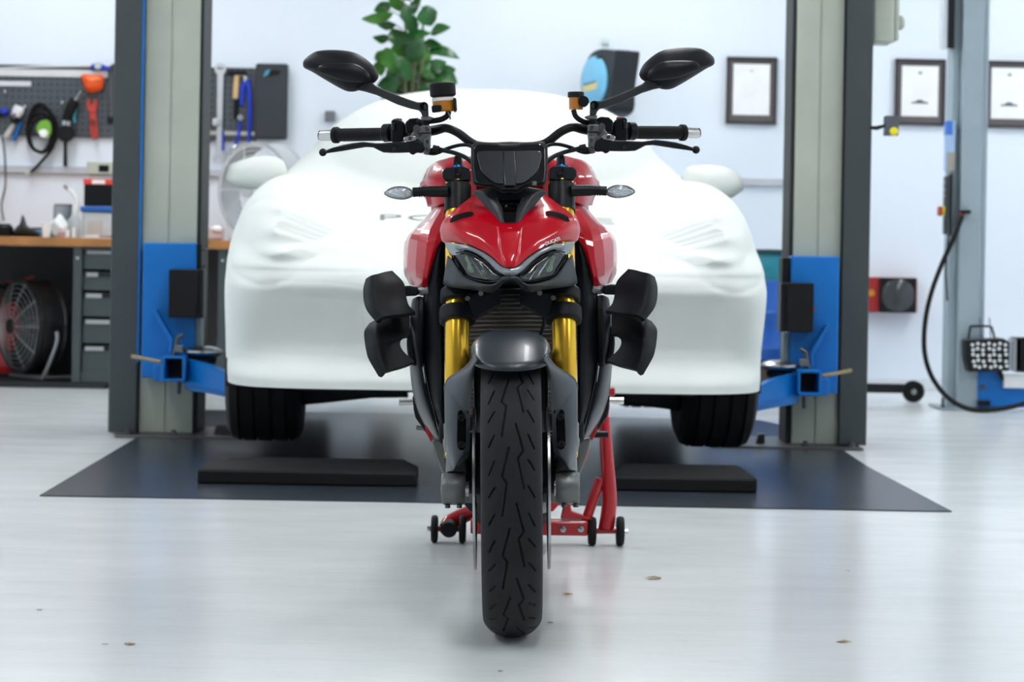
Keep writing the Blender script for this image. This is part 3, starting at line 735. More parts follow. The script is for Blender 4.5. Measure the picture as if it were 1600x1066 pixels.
# black centre spine of the cowl
ctr=[[(0,288,.150),(20,290,.150),(38,294,.155),(54,297,.165),(58,303,.168)],
     [(0,300,.138),(18,301,.137),(36,303,.142),(46,304,.152),(52,307,.160)],
     [(0,318,.118),(14,318,.120),(28,318,.128),(35,318,.136),(41,319,.146)],
     [(0,333,.105),(10,333,.106),(20,333,.112),(27,333,.122),(31,334,.130)],
     [(0,347.5,.092),(6,347.5,.092),(11,347.5,.094),(14,347.3,.096),(16,347,.100)]]
obj('centre_spine', patch(mirrored_rows(ctr),5,5), mat('spine_black',(.018,.021,.025),.33), BIKE, solid=-.003)
for py,w,yy in ((313,22,.117),(320,19,.110),(327,15,.104)):
    bm=prism([B(-w,py-5,yy),B(-w*.55,py-1,yy-.004),B(w*.55,py-1,yy-.004),B(w,py-5,yy),B(w*.72,py+4,yy-.002),B(-w*.72,py+4,yy-.002)],Vector((0,.03,0)))
    obj('spine_step', bm, BLKG, BIKE, bevel=.0015)
bm=prism([B(-11,331,.099),B(11,331,.099),B(9,346,.090),B(-9,346,.090)],Vector((0,.02,0)))
obj('spine_vent', bm, mat('slot_black',()), BIKE, bevel=.001)
obj('flyscreen_camera', lathe([(0,-.004),(.006,-.004),(.008,0),(.009,.02),(0,.02)],B(0,297.5,.105),axis='Y',seg=20), BLKG, BIKE)
# headlight housing, lens, chin
for s in SIDES:
    # daylight strip under the cowl edge, from the outer corner to the middle
    up=[(694.5,378),(712,380),(731,383),(752,392),(770,404),(782,414.5),(790,418.5),(798,420)]
    dn=[(703,398),(713,394.5),(727,390.5),(745,396.5),(763,409.5),(776,422),(787,429.5),(798,431)]
    dp=[.150,.118,.086,.062,.040,.020,.008,.002]
    rows=[[MX(Bl(a,b,c-.003),s) for (a,b),c in zip(up,dp)],[MX(Bl((a+e)/2,(b+g)/2,c-.010),s) for (a,b),(e,g),c in zip(up,dn,dp)],[MX(Bl(a,b,c+.002),s) for (a,b),c in zip(dn,dp)]]
    obj('daylight_strip', patch(rows,5,4), mat('strip_grey',(.20,.23,.26),.2,coat=.5), BIKE, solid=-.003)
    # bright corner lens
    obj('corner_lens', prism(cr([MX(Bl(a,b,.118+abs(a-705)*-.0008),s) for a,b in ((697,381),(714,382.5),(725,389.5),(719,396),(708,398),(701,392))],3,closed=True),Vector((0,.01,0))), mat('lens_silver',(.50,.56,.58),.15,metal=.5,coat=1), BIKE)
    lo=[(709,398),(718,394),(731,393.5),(748,401),(764,412),(778,425),(785,433),(781,438),(771,440.5),(757,440),(738,435.5),(727,431),(718,418)]
    ld=[.118,.104,.088,.070,.054,.036,.026,.030,.042,.058,.080,.092,.105]
    L=cr([MX(Bl(a,b,c),s) for (a,b),c in zip(lo,ld)],3,closed=True)
    obj('headlight_lens', pillow(L,.010,.002,rings=5), LENSC, BIKE, smooth=True, label='clear headlight lens')
    obj('lens_rim', tube(L,.0016,6,closed=True), BLKG, BIKE)
    # bowl behind the lens with projectors
    obj('headlight_bowl', pillow([p+Vector((0,.006,0)) for p in L],-.035,.045,rings=6), mat('bowl_dark',(.006,.008,.008),.3), BIKE, smooth=True)
    for (a,b),(e,g) in (((733,402),(752,430)),((745,404),(766,438))):
        m1,m2=MX(Bl(a,b,.086),s),MX(Bl(e,g,.062),s)
        obj('reflector_blade', prism([m1,m1+Vector((-s*.003,0,.0)),m2+Vector((-s*.0035,0,0)),m2],Vector((0,.016,0))), mat('dark_chrome',(.45,.47,.48),.15,metal=1.), BIKE)
    for a,b,r in ((737,419,.0095),(757,427,.0095)):
        obj('projector_lens', ball(MX(Bl(a,b,.098 if a<750 else .078),s),(r,r*.6,r)), mat('projector_glass',(.10,.17,.06),.08,coat=1), BIKE)
    obj('reflector_fin', prism([MX(Bl(726,401,.098),s),MX(Bl(730,399,.09),s),MX(Bl(741,424,.085),s),MX(Bl(736,426,.09),s)],Vector((0,.005,0))), mat('reflector_green',(.12,.2,.07),.25,metal=.6), BIKE)
    # grey chin
    up=[(701,399),(709,408),(718,422),(730,434.5),(757,443),(773,443),(786,434),(798,432)]
    dn=[(694,441),(700,443.5),(708,445.5),(720,447.5),(744,450.5),(767,453.8),(783,438),(798,434)]
    dpu=[.128,.114,.098,.086,.050,.036,.020,.008]; dpd=[.170,.155,.140,.130,.100,.072,.032,.012]
    rows=[[MX(Bl(*a,c-.004),s) for a,c in zip(up,dpu)],[MX(Bl((a[0]+b[0])/2,(a[1]+b[1])/2,(c+e)/2-.008),s) for a,b,c,e in zip(up,dn,dpu,dpd)],[MX(Bl(*b,c),s) for b,c in zip(dn,dpd)],[MX(Bl(b[0]+4,b[1]+1,c+.05),s) for b,c in zip(dn,dpd)]]
    obj('headlight_chin', patch(rows,4,4), GRY, BIKE, solid=-.003)
obj('headlight_shell', prism([B(-92,382,.155),B(-40,400,.115),B(0,425,.07),B(40,400,.115),B(92,382,.155),B(90,440,.175),B(30,450,.14),B(0,442,.11),B(-30,450,.14),B(-90,440,.175)],Vector((0,.08,0))), BLKM, BIKE)
# ---- dash and flyscreen --------------------------------------------
dash=[(737,229),(742,222.5),(748,221),(778,222.2),(784,224.3),(797,224.8)]
dl=[(797,301),(784,301),(776,295),(768,292),(752,291),(741,288),(739,284),(736.8,262)]
half=[(a-797,b) for a,b in dash]; hl=[(a-797,b) for a,b in dl]
ol=[(x,y) for x,y in half]+[(-x,y) for x,y in half[-2::-1]]+[(-x,y) for x,y in hl[::-1]]+[(x,y) for x,y in hl[1:]]
seen=[]; [seen.append(p) for p in ol if p not in seen]
def dd(py): return .155-.0008*(py-222)
O=[B(x,y,dd(y)) for x,y in seen]
obj('dash_housing', prism([p+Vector((0,.004,0)) for p in O],Vector((0,.04,0))), BLK, BIKE, bevel=.004, bseg=3)
fr=[(x*.965,(y-258)*.955+258.3) for x,y in seen]
I=[B(x*.93,(y-258)*.90+258,dd(y)-.004) for x,y in seen]
obj('dash_bezel', prism(I,Vector((0,.012,0))), BLKG, BIKE, bevel=.003, bseg=3)
pan=[(-50,241),(-44,236),(-14,236),(-9,240),(-9,282),(-13,287),(-24,285),(-37,275),(-46,262)]
for s in SIDES:
    obj('flyscreen_panel', prism(cr([B(x*-s,y,dd(y)-.010) for x,y in pan],2,closed=True),Vector((0,.01,0))), SCRN, BIKE, bevel=.0015)
obj('flyscreen_spine', prism([B(x,y,dd(y)-.012) for x,y in ((-8,236),(8,236),(10,262),(8,290),(-8,290),(-10,262))],Vector((0,.012,0))), SCRN, BIKE, bevel=.002)
obj('flyscreen_tab', box(B(39,286.5,.088),(.009,.004,.0085)), CAST, BIKE)
# ---- handlebar -----------------------------------------------------
yb=.34
hb=[(797,229,.36),(765,229,.36),(745,226,.36),(733,220,.36),(715,206.5,.362),(697,199.5,.368),(680,202.5,.385),(660,205,.41),(600,207.5,.455),(530,209,.51),(500,209.7,.53)]
hl_=[Bl(a,b,c) for a,b,c in hb]
full=[Vector((-p.x,p.y,p.z)) for p in hl_[:0:-1]]+hl_
obj('handlebar', tube(full,[.0095 if abs(p.x)<.16 and abs(p.x)>.02 else .0111 for p in full],20,smooth=5), BLK, BIKE)
for s in SIDES:
    q=lambda px,py,y: MX(Bl(px,py,y),s)
    g=cyl(q(600,208.3,.455),q(528,209,.51),.0147,28)
    gr=obj('grip', g, RUBB, BIKE, label='ribbed black rubber grip')
    bm=bmesh.new()
    for k in range(10):
        t=.12+.8*k/10; a=q(600,208.3,.455).lerp(q(528,209,.51),t); b=q(600,208.3,.455).lerp(q(528,209,.51),t+.03); cyl(a,b,.01495,28,bm)
    obj('grip_rib', bm, RUBB, gr)
    obj('grip_flange', tube([q(530,209,.509),q(527.5,209,.511),q(522,209.2,.515),q(520,209.2,.516)],[.0155,.0188,.0185,.0155],28), RUBB, BIKE)
    obj('bar_end_weight', tube([q(520,209.2,.516),q(503,210,.528),q(499,210,.531)],[.0126,.0118,.0100],28), SILV, BIKE, label='silver bar end weight')
    # switch gear
    obj('switch_collar', cyl(q(611,206,.445),q(600,206.5,.452),.0205,28), BLK, BIKE, bevel=.002)
    obj('switch_housing', prism([q(x,y,.40) for x,y in ((611,186),(617,184),(626,186),(632,190),(634,200),(632,219),(622,222),(611,221))],Vector((0,.05,0))), BLK, BIKE, bevel=.005, bseg=3)
    obj('switch_button', prism([q(x,y,.397) for x,y in ((611,190),(618,189),(619,202),(612,204))],Vector((0,.012,0))), BLKG, BIKE, bevel=.003)
    obj('switch_button', prism([q(x,y,.415) for x,y in ((614,186),(620,183.5),(628,184),(628,188),(615,189))],Vector((0,.02,0))), mat('kill_switch_red',(.30,.01,.015),.4) if s>0 else BLK, BIKE, bevel=.002)
    obj('master_cylinder', prism([q(x,y,.375) for x,y in ((633,190),(640,184),(652,183),(660,186),(661,197),(648,206),(634,208))],Vector((0,.04,0))), BLK, BIKE, bevel=.004, bseg=3)
    # cast clamp and lever pivot
    obj('lever_clamp', prism([q(x,y,.345) for x,y in ((646,203),(648,197),(656,196),(662,194),(673,195),(673.5,206),(672,220),(672.5,228),(668,229),(662,225),(652,219),(640,219),(630,219),(631,214),(641,211))],Vector((0,.045,0))), CAST, BIKE, bevel=.003)
    obj('pivot_plate', prism(cr([q(x,y,.334) for x,y in ((630,216),(635,211.5),(644,210.5),(651,213),(650,218),(641,220),(633,220))],3,closed=True),Vector((0,.01,0))), STEEL, BIKE, bevel=.0015)
    for x,y,r in ((641,215.5,.0035),(667,200,.004),(667,233,.004),(656,210,.003),(668,220,.003)):
        obj('clamp_screw', lathe([(0,-.002),(r*.5,-.002),(r,-.004),(r*1.25,-.003),(r*1.3,.004),(0,.004)],q(x,y,.334),axis='Y',seg=14), DSTL, BIKE)
    obj('clamp_split', prism([q(x,y,.343) for x,y in ((652,206.5),(673.2,206),(673.2,207.6),(652,208.2))],Vector((0,.01,0))), BLK, BIKE)
    obj('clamp_cap', lathe([(0,-.003),(.007,-.003),(.0075,.002),(.0075,.012)],q(651,199,.342),axis='Y',seg=20), DSTL, BIKE)
    obj('lever_bracket', prism([q(x,y,.34) for x,y in ((661,213),(672,213),(672,236),(668,241),(663,240),(660,230))],Vector((0,.03,0))), CAST, BIKE, bevel=.003)
    obj('lever_pivot', prism([q(x,y,.335) for x,y in ((636,219),(648,217),(661,222),(664,232),(660,238),(650,237),(645,241),(640,238),(637,232))],Vector((0,.03,0))), BLK, BIKE, bevel=.003)
    up=[(641,220.5),(625,220.8),(611,221),(597,222),(588,222.3),(579,221.3),(567,219.8),(552,221.5),(536,224),(520,228.5),(507,233)]
    dn=[(641,237),(625,237.5),(611,237.5),(599,236.8),(591,233),(583,228.8),(572,228),(556,230.5),(538,233.5),(520,236),(507,238)]
    dep=[.335,.34,.345,.35,.355,.36,.37,.385,.40,.415,.42]
    A=[q(a,b,c) for (a,b),c in zip(up,dep)]; D=[q(a,b,c) for (a,b),c in zip(dn,dep)]
    obj('lever', prism(A+D[::-1],Vector((0,.012,0))), BLK, BIKE, bevel=.0035, bseg=3, label='black clutch or brake lever')
    obj('lever_ball', ball(q(504.5,236,.428),.0088), BLK, BIKE)
    obj('lever_adjuster', lathe([(0,-.004),(.006,-.004),(.007,.004)],q(616,232,.343),axis='Y',seg=16), BLKG, BIKE)
    obj('brake_hose', tube([q(668,236,.35),q(682,232,.35),q(696,235,.34),(q(712,239,.33)),q(730,247,.31),q(745,262,.29)],.0048,10,smooth=5), BLKM, BIKE)
    obj('brake_hose', tube([q(662,237,.36),q(680,239,.36),q(700,231,.35),q(720,226,.35),q(736,228,.33),q(748,240,.3)],.004,10,smooth=5), BLKM, BIKE)
    obj('hose_banjo', cyl(q(676,231,.345),q(686,233,.345),.008,14), BLKM, BIKE)
    # mirror arm
    arm=[(523,121.5),(531,124),(541,128),(556,133),(570,133),(579,131),(579.7,125.6),(588,134),(604,140.5),(619,146.6),(636,153),(652,159),(660,158.6),(666,161),(669,166),(669.5,181.7),(660,181.7),(658,175.5),(654,171),(641.6,169),(620,162),(602,153.5),(588,147),(570,141.5),(556,139),(541,133.5)]
    arm=[(531,124),(556,128),(578,125),(588,133),(604,140),(619,146.4),(636,153),(652,158.4),(660,158.6),(666,161),(669,166),(669.5,181.7),(660,181.7),(658,175.5),(654,171),(641.6,168.4),(620,161.4),(602,153),(588,146.5),(570,141),(556,138),(541,132.5)]
    obj('mirror_arm', prism([q(a,b,.335+.0004*(670-a)*.5) for a,b in arm],Vector((0,.018,0))), ARMG, BIKE, bevel=.003, bseg=3)
    obj('mirror_arm_socket', lathe([(0,.0005),(.0075,.0005),(.0078,-.0015),(.0095,-.0015),(.0095,.003)],q(662.5,165,.336),axis='Y',seg=20), mat('slot_black',()), BIKE)
    obj('mirror_mount', cyl(q(665,181,.35),q(665,198,.355),.0085,16), BLK, BIKE)
    obj('mount_plate', prism([q(x,y,.338) for x,y in ((657,181),(671,180.5),(678,183),(673,187),(659,187))],Vector((0,.03,0))), CAST, BIKE, bevel=.002)
    # mirror head
    mo=[(473.5,99),(475.5,91),(487,81.5),(501,76.8),(528,76.2),(553,80),(569,88.2),(584,101.5),(591,114.7),(590,122),(584.5,127.5),(572,133),(561,139),(548.7,141.3),(536,138.2),(511.6,124.5),(487,109.5),(476,104)]
    ol=cr([q(a,b,.36+.0007*(591-a)*.35) for a,b in mo],4,closed=True)
    mh=obj('mirror_head', pillow(ol,.036,.012,rings=10,rim=.006,power=.55), BLKM, BIKE, smooth=True, label='black mirror housing seen from its back')
    inn=[(497,103),(504,98),(520,96.3),(546,96.6),(560,100),(572,108),(578,117),(577,124),(568,126.6),(550,126),(531,123),(512,116.5),(498,110)]
    il=cr([q(a,b,.334) for a,b in inn],4,closed=True)
    obj('mirror_inset', pillow(il,.010,.012,rings=5,power=.7), BLK, mh, smooth=True)
    gl=[q(532+(a-532)*.93,108+(b-108)*.9,.388) for a,b in mo]
    obj('mirror_glass', prism(cr(gl,3,closed=True),Vector((0,.003,0))), mat('mirror_silvering',(.85,.87,.88),.02,metal=1.), mh, smooth=False)
    # indicators
    obj('indicator_stalk', tube([q(700,298.5,.285),q(672,298.5,.285),q(660,298.5,.285),q(645,299.5,.285)],[.0125,.0118,.0098,.0105],20), BLK, BIKE)
    bm=bmesh.new()
    for px in (655,658.5,662): cyl(q(px,298.8,.285),q(px+1.4,298.8,.285),.0118,20,bm)
    obj('stalk_rib', bm, BLKM, BIKE)
    io=[(601,300.5),(607,295),(617,291.3),(630,291),(640,294.2),(645.5,299),(645,304.5),(638,308.3),(627,310),(613,307.8),(605,304.5)]
    L=cr([q(a,b,.285) for a,b in io],3,closed=True)
    ind=obj('indicator_lens', pillow(L,.012,.012,rings=6), LENSC, BIKE, smooth=True, label='clear ribbed indicator lens')
    obj('indicator_bowl', pillow([p+Vector((0,.003,0)) for p in L],.006,.010,rings=5), mat('indicator_silver',(.68,.70,.72),.3,metal=.4,bump=.004,bscale=260), ind, smooth=True)
    obj('indicator_rim', tube(L,.0014,6,closed=True), STEEL, ind)
# fluid reservoirs: one large, one small
c=Bl(692.5,150,.36)
t=.10
Mt=Matrix.Rotation(-.06,3,'Y')
res=obj('brake_reservoir', lathe([(0,-.034),(.022,-.034),(.0245,-.031),(.0245,-.002),(0,-.002)],c,seg=32,M=Mt), AMB, BIKE, label='amber fluid reservoir with a black cap')
bm=lathe([(0,.030),(.024,.030),(.0275,.028),(.0285,.024),(.0285,.003),(.026,0),(0,0)],c,seg=40,M=Mt)
obj('reservoir_cap', bm, RUBB, res)
obj('reservoir_window', lathe([(.0248,-.003),(.0248,-.010),(.0253,-.010),(.0253,-.003)],c,seg=32,M=Mt,closed=True), WHT, res)
obj('reservoir_bracket', prism([Bl(708,152,.335),Bl(713,152,.335),Bl(714,172,.335),Bl(709,174.5,.335)],Vector((0,.04,0))), BLK, res, bevel=.003)
obj('reservoir_bracket', prism([Bl(674,164,.325),Bl(690,163,.325),Bl(690,173,.325),Bl(675,175,.325)],Vector((0,.02,0))), BLKM, res, bevel=.003)
obj('reservoir_hose', tube([Bl(701,173,.35),Bl(699,180,.35),Bl(690,185.5,.35),Bl(676,188,.35),Bl(652,190,.37)],.0062,12,smooth=5), RUBB, BIKE)
obj('hose_clip', tube([Bl(700,174,.345),Bl(703,181,.345),Bl(704,186,.345)],.002,6), STEEL, BIKE)
c=B(901-796.5,160,.36)
rs=obj('clutch_reservoir', lathe([(0,-.017),(.0155,-.017),(.0155,.010),(0,.010)],c,seg=28), AMB, BIKE, label='small amber fluid reservoir with a black cap')
obj('reservoir_cap', lathe([(0,.022),(.0165,.022),(.018,.020),(.018,.010),(0,.009)],c,seg=32), RUBB, rs)
obj('reservoir_bracket', lathe([(0,-.02),(.012,-.02),(.012,.0),(0,.0)],c+Vector((.016,-.0,0)),axis='Y',seg=20), BLK, rs)
obj('reservoir_hose', tube([B(897-796.5,172,.35),B(901-796.5,183,.35),B(913-796.5,191,.36),B(930-796.5,194,.37),B(940-796.5,198,.38)],.0058,12,smooth=5), RUBB, BIKE)
# ---- tank and flanks (red) -------------------------------------------
def loft_side(rows, s, m, name, nu=5, nv=4, **k):
    return obj(name, patch([[MX(Bl(*p),s) for p in r] for r in rows],nu,nv), m, BIKE, **k)
# tank: sections from the front to the seat
def tank():
    rows=[]
    for y,w,zt,zb in ((.42,.075,.975,.90),(.46,.135,1.000,.87),(.52,.170,1.005,.845),(.60,.182,1.01,.83),(.72,.175,1.00,.82),(.85,.150,.965,.80),(.95,.11,.90,.78),(1.0,.09,.84,.76)):
        r=[]
        for k in range(-10,11):
            a=k/10*PI*.5
            sx=math.copysign(abs(math.sin(a))**.75,a); cz=abs(math.cos(a))**.62
            r.append(Vector((sx*w,y,zb+(zt-zb)*cz)))
        rows.append(r)
    C=[cr([rows[i][j] for i in range(len(rows))],5) for j in range(21)]
    return gridbm([[C[j][i] for j in range(21)] for i in range(len(C[0]))])
obj('fuel_tank', tank(), RED, BIKE, solid=-.003, label='red fuel tank')
for s in SIDES:
    # upper shoulder in front of the tank
    loft_side([[(713,243,.50),(697,247,.52),(680,252,.56),(668,262,.62)],
               [(712,256,.46),(693,260,.47),(672,268,.52),(660,279,.60)],
               [(711,274,.44),(690,278,.45),(668,283,.49),(656,289,.58)],
               [(710,296,.43),(690,298,.44),(674,303,.48),(664,309,.56)],
               [(709,314,.43),(692,318,.45),(679,322,.48),(668,322,.55)]],s,RED,'tank_shoulder',solid=-.003)
    # big lower flank: faceted
    R=[[(706,318,.44),(692,322,.45),(680,324,.49),(676,326,.58)],
       [(704,335,.40),(683,338,.41),(666,342,.47),(659,345,.60)],
       [(700,352,.36),(672,358,.37),(649,358,.45),(641,362,.60)],
       [(694,368,.335),(667,378,.34),(640,372,.43),(631.5,378,.60)],
       [(684,388,.335),(665.5,396,.335),(637,396,.42),(630,402,.60)],
       [(677,408,.335),(663.5,416,.335),(636,415,.42),(630.5,424,.60)],
       [(672,428,.34),(661,436,.345),(640,427,.42),(634,433,.58)],
       [(667,449,.36),(659,448.5,.37),(646,446,.43),(640,444,.56)]]
    bm=patch([[MX(Bl(*p),s) for p in r] for r in R],2,2)
    sf=obj('side_fairing', bm, RED, BIKE, solid=-.003, bevel=.0045, bseg=3, label='red side fairing beside the radiator')
    sf.modifiers['Bevel'].angle_limit=math.radians(9)
    # black inner duct
    bm=patch([[MX(Bl(*p),s) for p in r] for r in
        [[(704,335,.43),(697,352,.40),(690,368,.37)],[(700,372,.38),(690,380,.34),(679,392,.345)],[(698,410,.36),(684,415,.33),(670,424,.35)],
         [(694,455,.34),(680,455,.33),(664,456,.37)],[(690,500,.34),(676,500,.34),(659,500,.38)],[(690,560,.34),(678,560,.35),(660,560,.385)],
         [(692,620,.35),(684,630,.355),(668,615,.39)],[(697,682,.38),(694,682,.38),(688,682,.40)]]],4,4)
    obj('inner_duct', bm, BLKM, BIKE, solid=-.003)
    obj('duct_edge', tube([MX(Bl(*p),s) for p in ((663,457,.36),(661,500,.365),(662,560,.37),(668,600,.375),(679,645,.38),(689,681,.385))],.0022,8,smooth=5), BLKG, BIKE)
    obj('fairing_bracket', tube([MX(Bl(*p),s) for p in ((672,452,.36),(660,455,.37),(650,452,.39))],[.010,.009,.008],14,smooth=3), CAST, BIKE)
    # black pod and grey lower flank
    loft_side([[(661,463,.365),(654,462,.37),(645,466,.39),(643,472,.43)],[(661,490,.35),(652,490,.355),(642,492,.38),(640,496,.43)],
               [(661,525,.355),(650,525,.35),(641,525,.38),(638.5,527,.43)],[(661,552,.36),(652,553,.355),(644,556,.38),(641,560,.43)],
               [(661,573,.37),(653,573,.37),(645,571,.39),(642,571,.43)]],s,BLK,'side_pod',solid=-.003)
    loft_side([[(660,572,.372),(652,573,.372),(643,571,.40),(640,571,.46)],[(664,596,.375),(655,598,.375),(646,600,.41),(643,601,.47)],
               [(671,622,.385),(662,626,.385),(652,628,.42),(649,630,.47)],[(679,648,.39),(672,652,.39),(663,655,.43),(660,657,.48)],
               [(689,684,.40),(685,685,.40),(680,684,.42),(677,684,.46)]],s,GRY,'lower_fairing',solid=-.003)
    # engine side, red and silver edges low down
    obj('frame_plate', prism([MX(Bl(a,b,.50),s) for a,b in ((644,618),(648,622),(664,655),(674,688),(668,680),(649,652),(646,640))],Vector((0,.10,0))), GRYD, BIKE, bevel=.002)
    obj('belly_pan_edge', prism([MX(Bl(a,b,.46),s) for a,b in ((664,660),(668,666),(677,688),(673,690),(665,674))],Vector((0,.10,0))), RED, BIKE, bevel=.001)
    obj('sump_cover', prism([MX(Bl(a,b,.42),s) for a,b in ((674,688),(681,686),(694,690),(697,745),(692,742),(682,716))],Vector((0,.14,0))), CAST, BIKE, bevel=.003)
    obj('belly_pan', prism([MX(Bl(a,b,.44),s) for a,b in ((676,700),(684,724),(692,740),(700,758),(735,800),(742,800),(742,700))],Vector((0,.45,0))), RED if s>0 else GRYD, BIKE, bevel=.003)
    # foot pegs and pedals
    obj('footpeg', cyl(MX(Bl(650,627.5,.90),s),MX(Bl(623,627.5,.90),s),.0085,16), SILV, BIKE, label='silver footpeg')
    obj('peg_bracket', prism([MX(Bl(a,b,.88),s) for a,b in ((646,622),(654,620),(660,640),(664,665),(650,648))],Vector((0,.05,0))), DSTL, BIKE, bevel=.003)
    # wings: two to a side
    def wing(rows):
        return obj('wing', patch([[MX(Bl(*c),s) for c in r] for r in rows],6,6), BLKM, BIKE, smooth=None, solid=-.011, bevel=.004, bseg=3, label='matt black winglet')
    wing([[(613,421.5,.372),(603,423,.366),(592,426,.352),(580,429,.340),(571.5,434,.355)],
          [(631,441,.358),(613,441,.345),(596,443,.332),(579,446,.322),(567.5,450,.350)],
          [(635,463,.335),(616,463,.325),(599,464,.312),(582,467,.304),(568.5,470,.335)],
          [(639,476,.318),(620,478,.308),(602,480,.296),(587,483,.290),(574,485,.312)],
          [(649,486,.305),(629,489.5,.297),(611,491.5,.288),(598,494,.280),(587,501.5,.284)]])
    wing([[(640,491.5,.385),(622,492,.375),(606,493,.362),(590,497,.352),(577,503.5,.362)],
          [(640,507,.365),(620,508,.355),(603,510,.340),(587,513,.328),(569,517,.352)],
          [(639,522,.345),(618,525,.335),(602,529,.322),(587,533,.310),(570.5,538,.338)],
          [(626,532,.335),(613,537,.326),(601,541,.314),(588,545,.303),(572,546,.328)],
          [(629,546,.322),(615,551,.314),(603,555,.304),(591,558,.294),(576,560,.312)],
          [(648,564,.308),(629,571,.300),(612,576,.290),(600,581,.282),(591.5,587,.286)]])
    obj('wing_arm', prism([MX(Bl(a,b,.355),s) for a,b in ((630,446),(640,445.5),(652,448),(654,460),(648,461.5),(632,462))],Vector((0,.03,0))), BLKM, BIKE, bevel=.004)
    obj('wing_stay', tube([MX(Bl(*p),s) for p in ((650,500,.38),(641,530,.375),(644,560,.37),(650,566,.38))],[.008]*4,10,smooth=4), BLKM, BIKE)
obj('rear_brake_pedal', cyl(Bl(664,669,.75),Bl(650,667,.75),.006,12), CAST, BIKE)
obj('gear_lever', cyl(B(125,680,.75),B(151,680,.75),.008,14), BLK, BIKE)
# ---- everything behind: seat, tail, swingarm, rear wheel, exhaust ----
def loft_sec(secs, n=16, p=.7):
    rows=[]
    for y,w,zt,zb in secs:
        zc,hh=(zt+zb)/2,(zt-zb)/2
        rows.append([Vector((math.copysign(abs(math.cos(a))**p,math.cos(a))*w,y,zc+math.copysign(abs(math.sin(a))**p,math.sin(a))*hh)) for a in [2*PI*k/n for k in range(n)]])
    bm=gridbm(rows,wrap=True); bm.verts.ensure_lookup_table()
    bm.faces.new([bm.verts[i] for i in range(n)]); bm.faces.new([bm.verts[len(rows)*n-1-i] for i in range(n)])
    return bm
obj('seat', loft_sec([(.93,.06,.86,.80),(1.0,.10,.85,.78),(1.15,.13,.845,.77),(1.3,.12,.865,.78),(1.36,.08,.90,.80)]), RUBB, BIKE, sub=1, label='black rider seat')
obj('tail_unit', loft_sec([(1.0,.10,.78,.70),(1.3,.11,.86,.74),(1.5,.10,.93,.80),(1.66,.075,.955,.86),(1.74,.04,.95,.90)]), RED, BIKE, sub=1, label='red tail unit')
obj('tail_light', box((0,1.745,.915),(.07,.012,.02)), mat('lamp_red',(.4,.01,.01),.2), BIKE, bevel=.003)
RX,RY,RZ=0,1.488,.355
rw=obj('rear_wheel', lathe([(.03,-.05),(.06,-.06),(.065,.06),(.03,.06)],axis='X',seg=32), BLK, BIKE, loc=(RX,RY,RZ))
prof=cr([(-.085,0,.245),(-.10,0,.258),(-.098,0,.275),(-.08,0,.297),(-.05,0,.316),(-.02,0,.324),(0,0,.325),(.02,0,.324),(.05,0,.316),(.08,0,.297),(.098,0,.275),(.10,0,.258),(.085,0,.245)],3)
obj('tyre', lathe([(p.z,p.x) for p in prof],axis='X',seg=96,closed=True), RUB, rw)
obj('rim', lathe([(.215,-.085),(.25,-.09),(.24,-.06),(.22,-.03),(.22,.03),(.24,.06),(.25,.09),(.215,.085),(.20,.0)],axis='X',seg=64,closed=True), BLK, rw)
bm=bmesh.new()
for k in range(5):
    a=2*PI*k/5; tube([(0,.04*math.cos(a),.04*math.sin(a)),(.01,.13*math.cos(a),.13*math.sin(a)),(.02,.215*math.cos(a+.1),.215*math.sin(a+.1))],[.018,.012,.013],10,bm,smooth=3)
obj('spokes', bm, BLK, rw)
obj('swingarm', tube([(.0,.90,.45),(-.09,1.1,.42),(-.125,1.3,.38),(-.12,1.488,.355)],[.05,.045,.04,.055],18,smooth=4,flat=.6), DSTL, BIKE)
obj('exhaust', tube([(.09,.50,.36),(.06,.7,.24),(.06,.9,.22),(.10,1.1,.26),(.135,1.2,.30)],[.03,.05,.07,.065,.045],20,smooth=4), DSTL, BIKE)
obj('subframe', tube([(0,.9,.72),(0,1.2,.74),(0,1.5,.80)],[.05,.045,.03],14), BLK, BIKE)
# ================================================================ paddock stand (its own thing)
ST = W(800,849,6.5)
STD = thing('paddock_stand','red single-sided paddock stand on small black wheels behind the front tyre','paddock stand',(ST.x,6.5,0))
def q(px,py,dy=0):
    w=W(px,py,6.5+dy); return Vector((w.x-ST.x,dy,w.z))
obj('upright_tube', tube([q(944,652),q(947,700),q(952,770),q(951,800),(q(947,826))],[.0155,.017,.0195,.0205,.021],22,smooth=4), REDP, STD)
obj('grip_hook', box(q(951,612),(.032,.05,.024)), REDP, STD, bevel=.004)
obj('hook_arm', cyl(q(948,618),q(944,660),.011,14), REDP, STD)
obj('brace_tube', cyl(q(938,748),q(915,816),.0135,18), REDP, STD)
obj('base_beam', box2(q(735,835,-.03),q(918,811,.03)), REDP, STD, bevel=.006)
obj('side_beam', tube([q(745,797,.05),q(724,806,.05),q(704,818,.04),q(699,828,.02)],[.020,.021,.024,.024],18,smooth=4), REDP, STD)
obj('beam_gusset', prism([q(876,811,-.02),q(882,785,-.02),q(891,785,-.02),q(893,800,-.02),q(928,812,-.02)],Vector((0,.04,0))), REDP, STD, bevel=.003)
obj('hub_pin', cyl(q(886,788),q(886,745,-.02),.014,16), REDP, STD)
bm=lathe([(0,-.012),(.020,-.012),(.022,0),(.022,.05),(0,.05)],q(701.5,827.5,-.03),axis='Y',seg=24)
obj('tube_plug', bm, RUBB, STD, label='black end plug')
obj('axle_rod', cyl(q(906,830),q(975,829),.0085,14), REDP, STD)
obj('axle_rod', cyl(q(672,826),q(722,827),.0075,14), REDP, STD)
for px in (879.5,907.5): obj('beam_bolt', lathe([(0,-.009),(.005,-.009),(.009,-.007),(.010,0),(0,0)],q(px,827,-.03),axis='Y',seg=6), STEEL, STD)
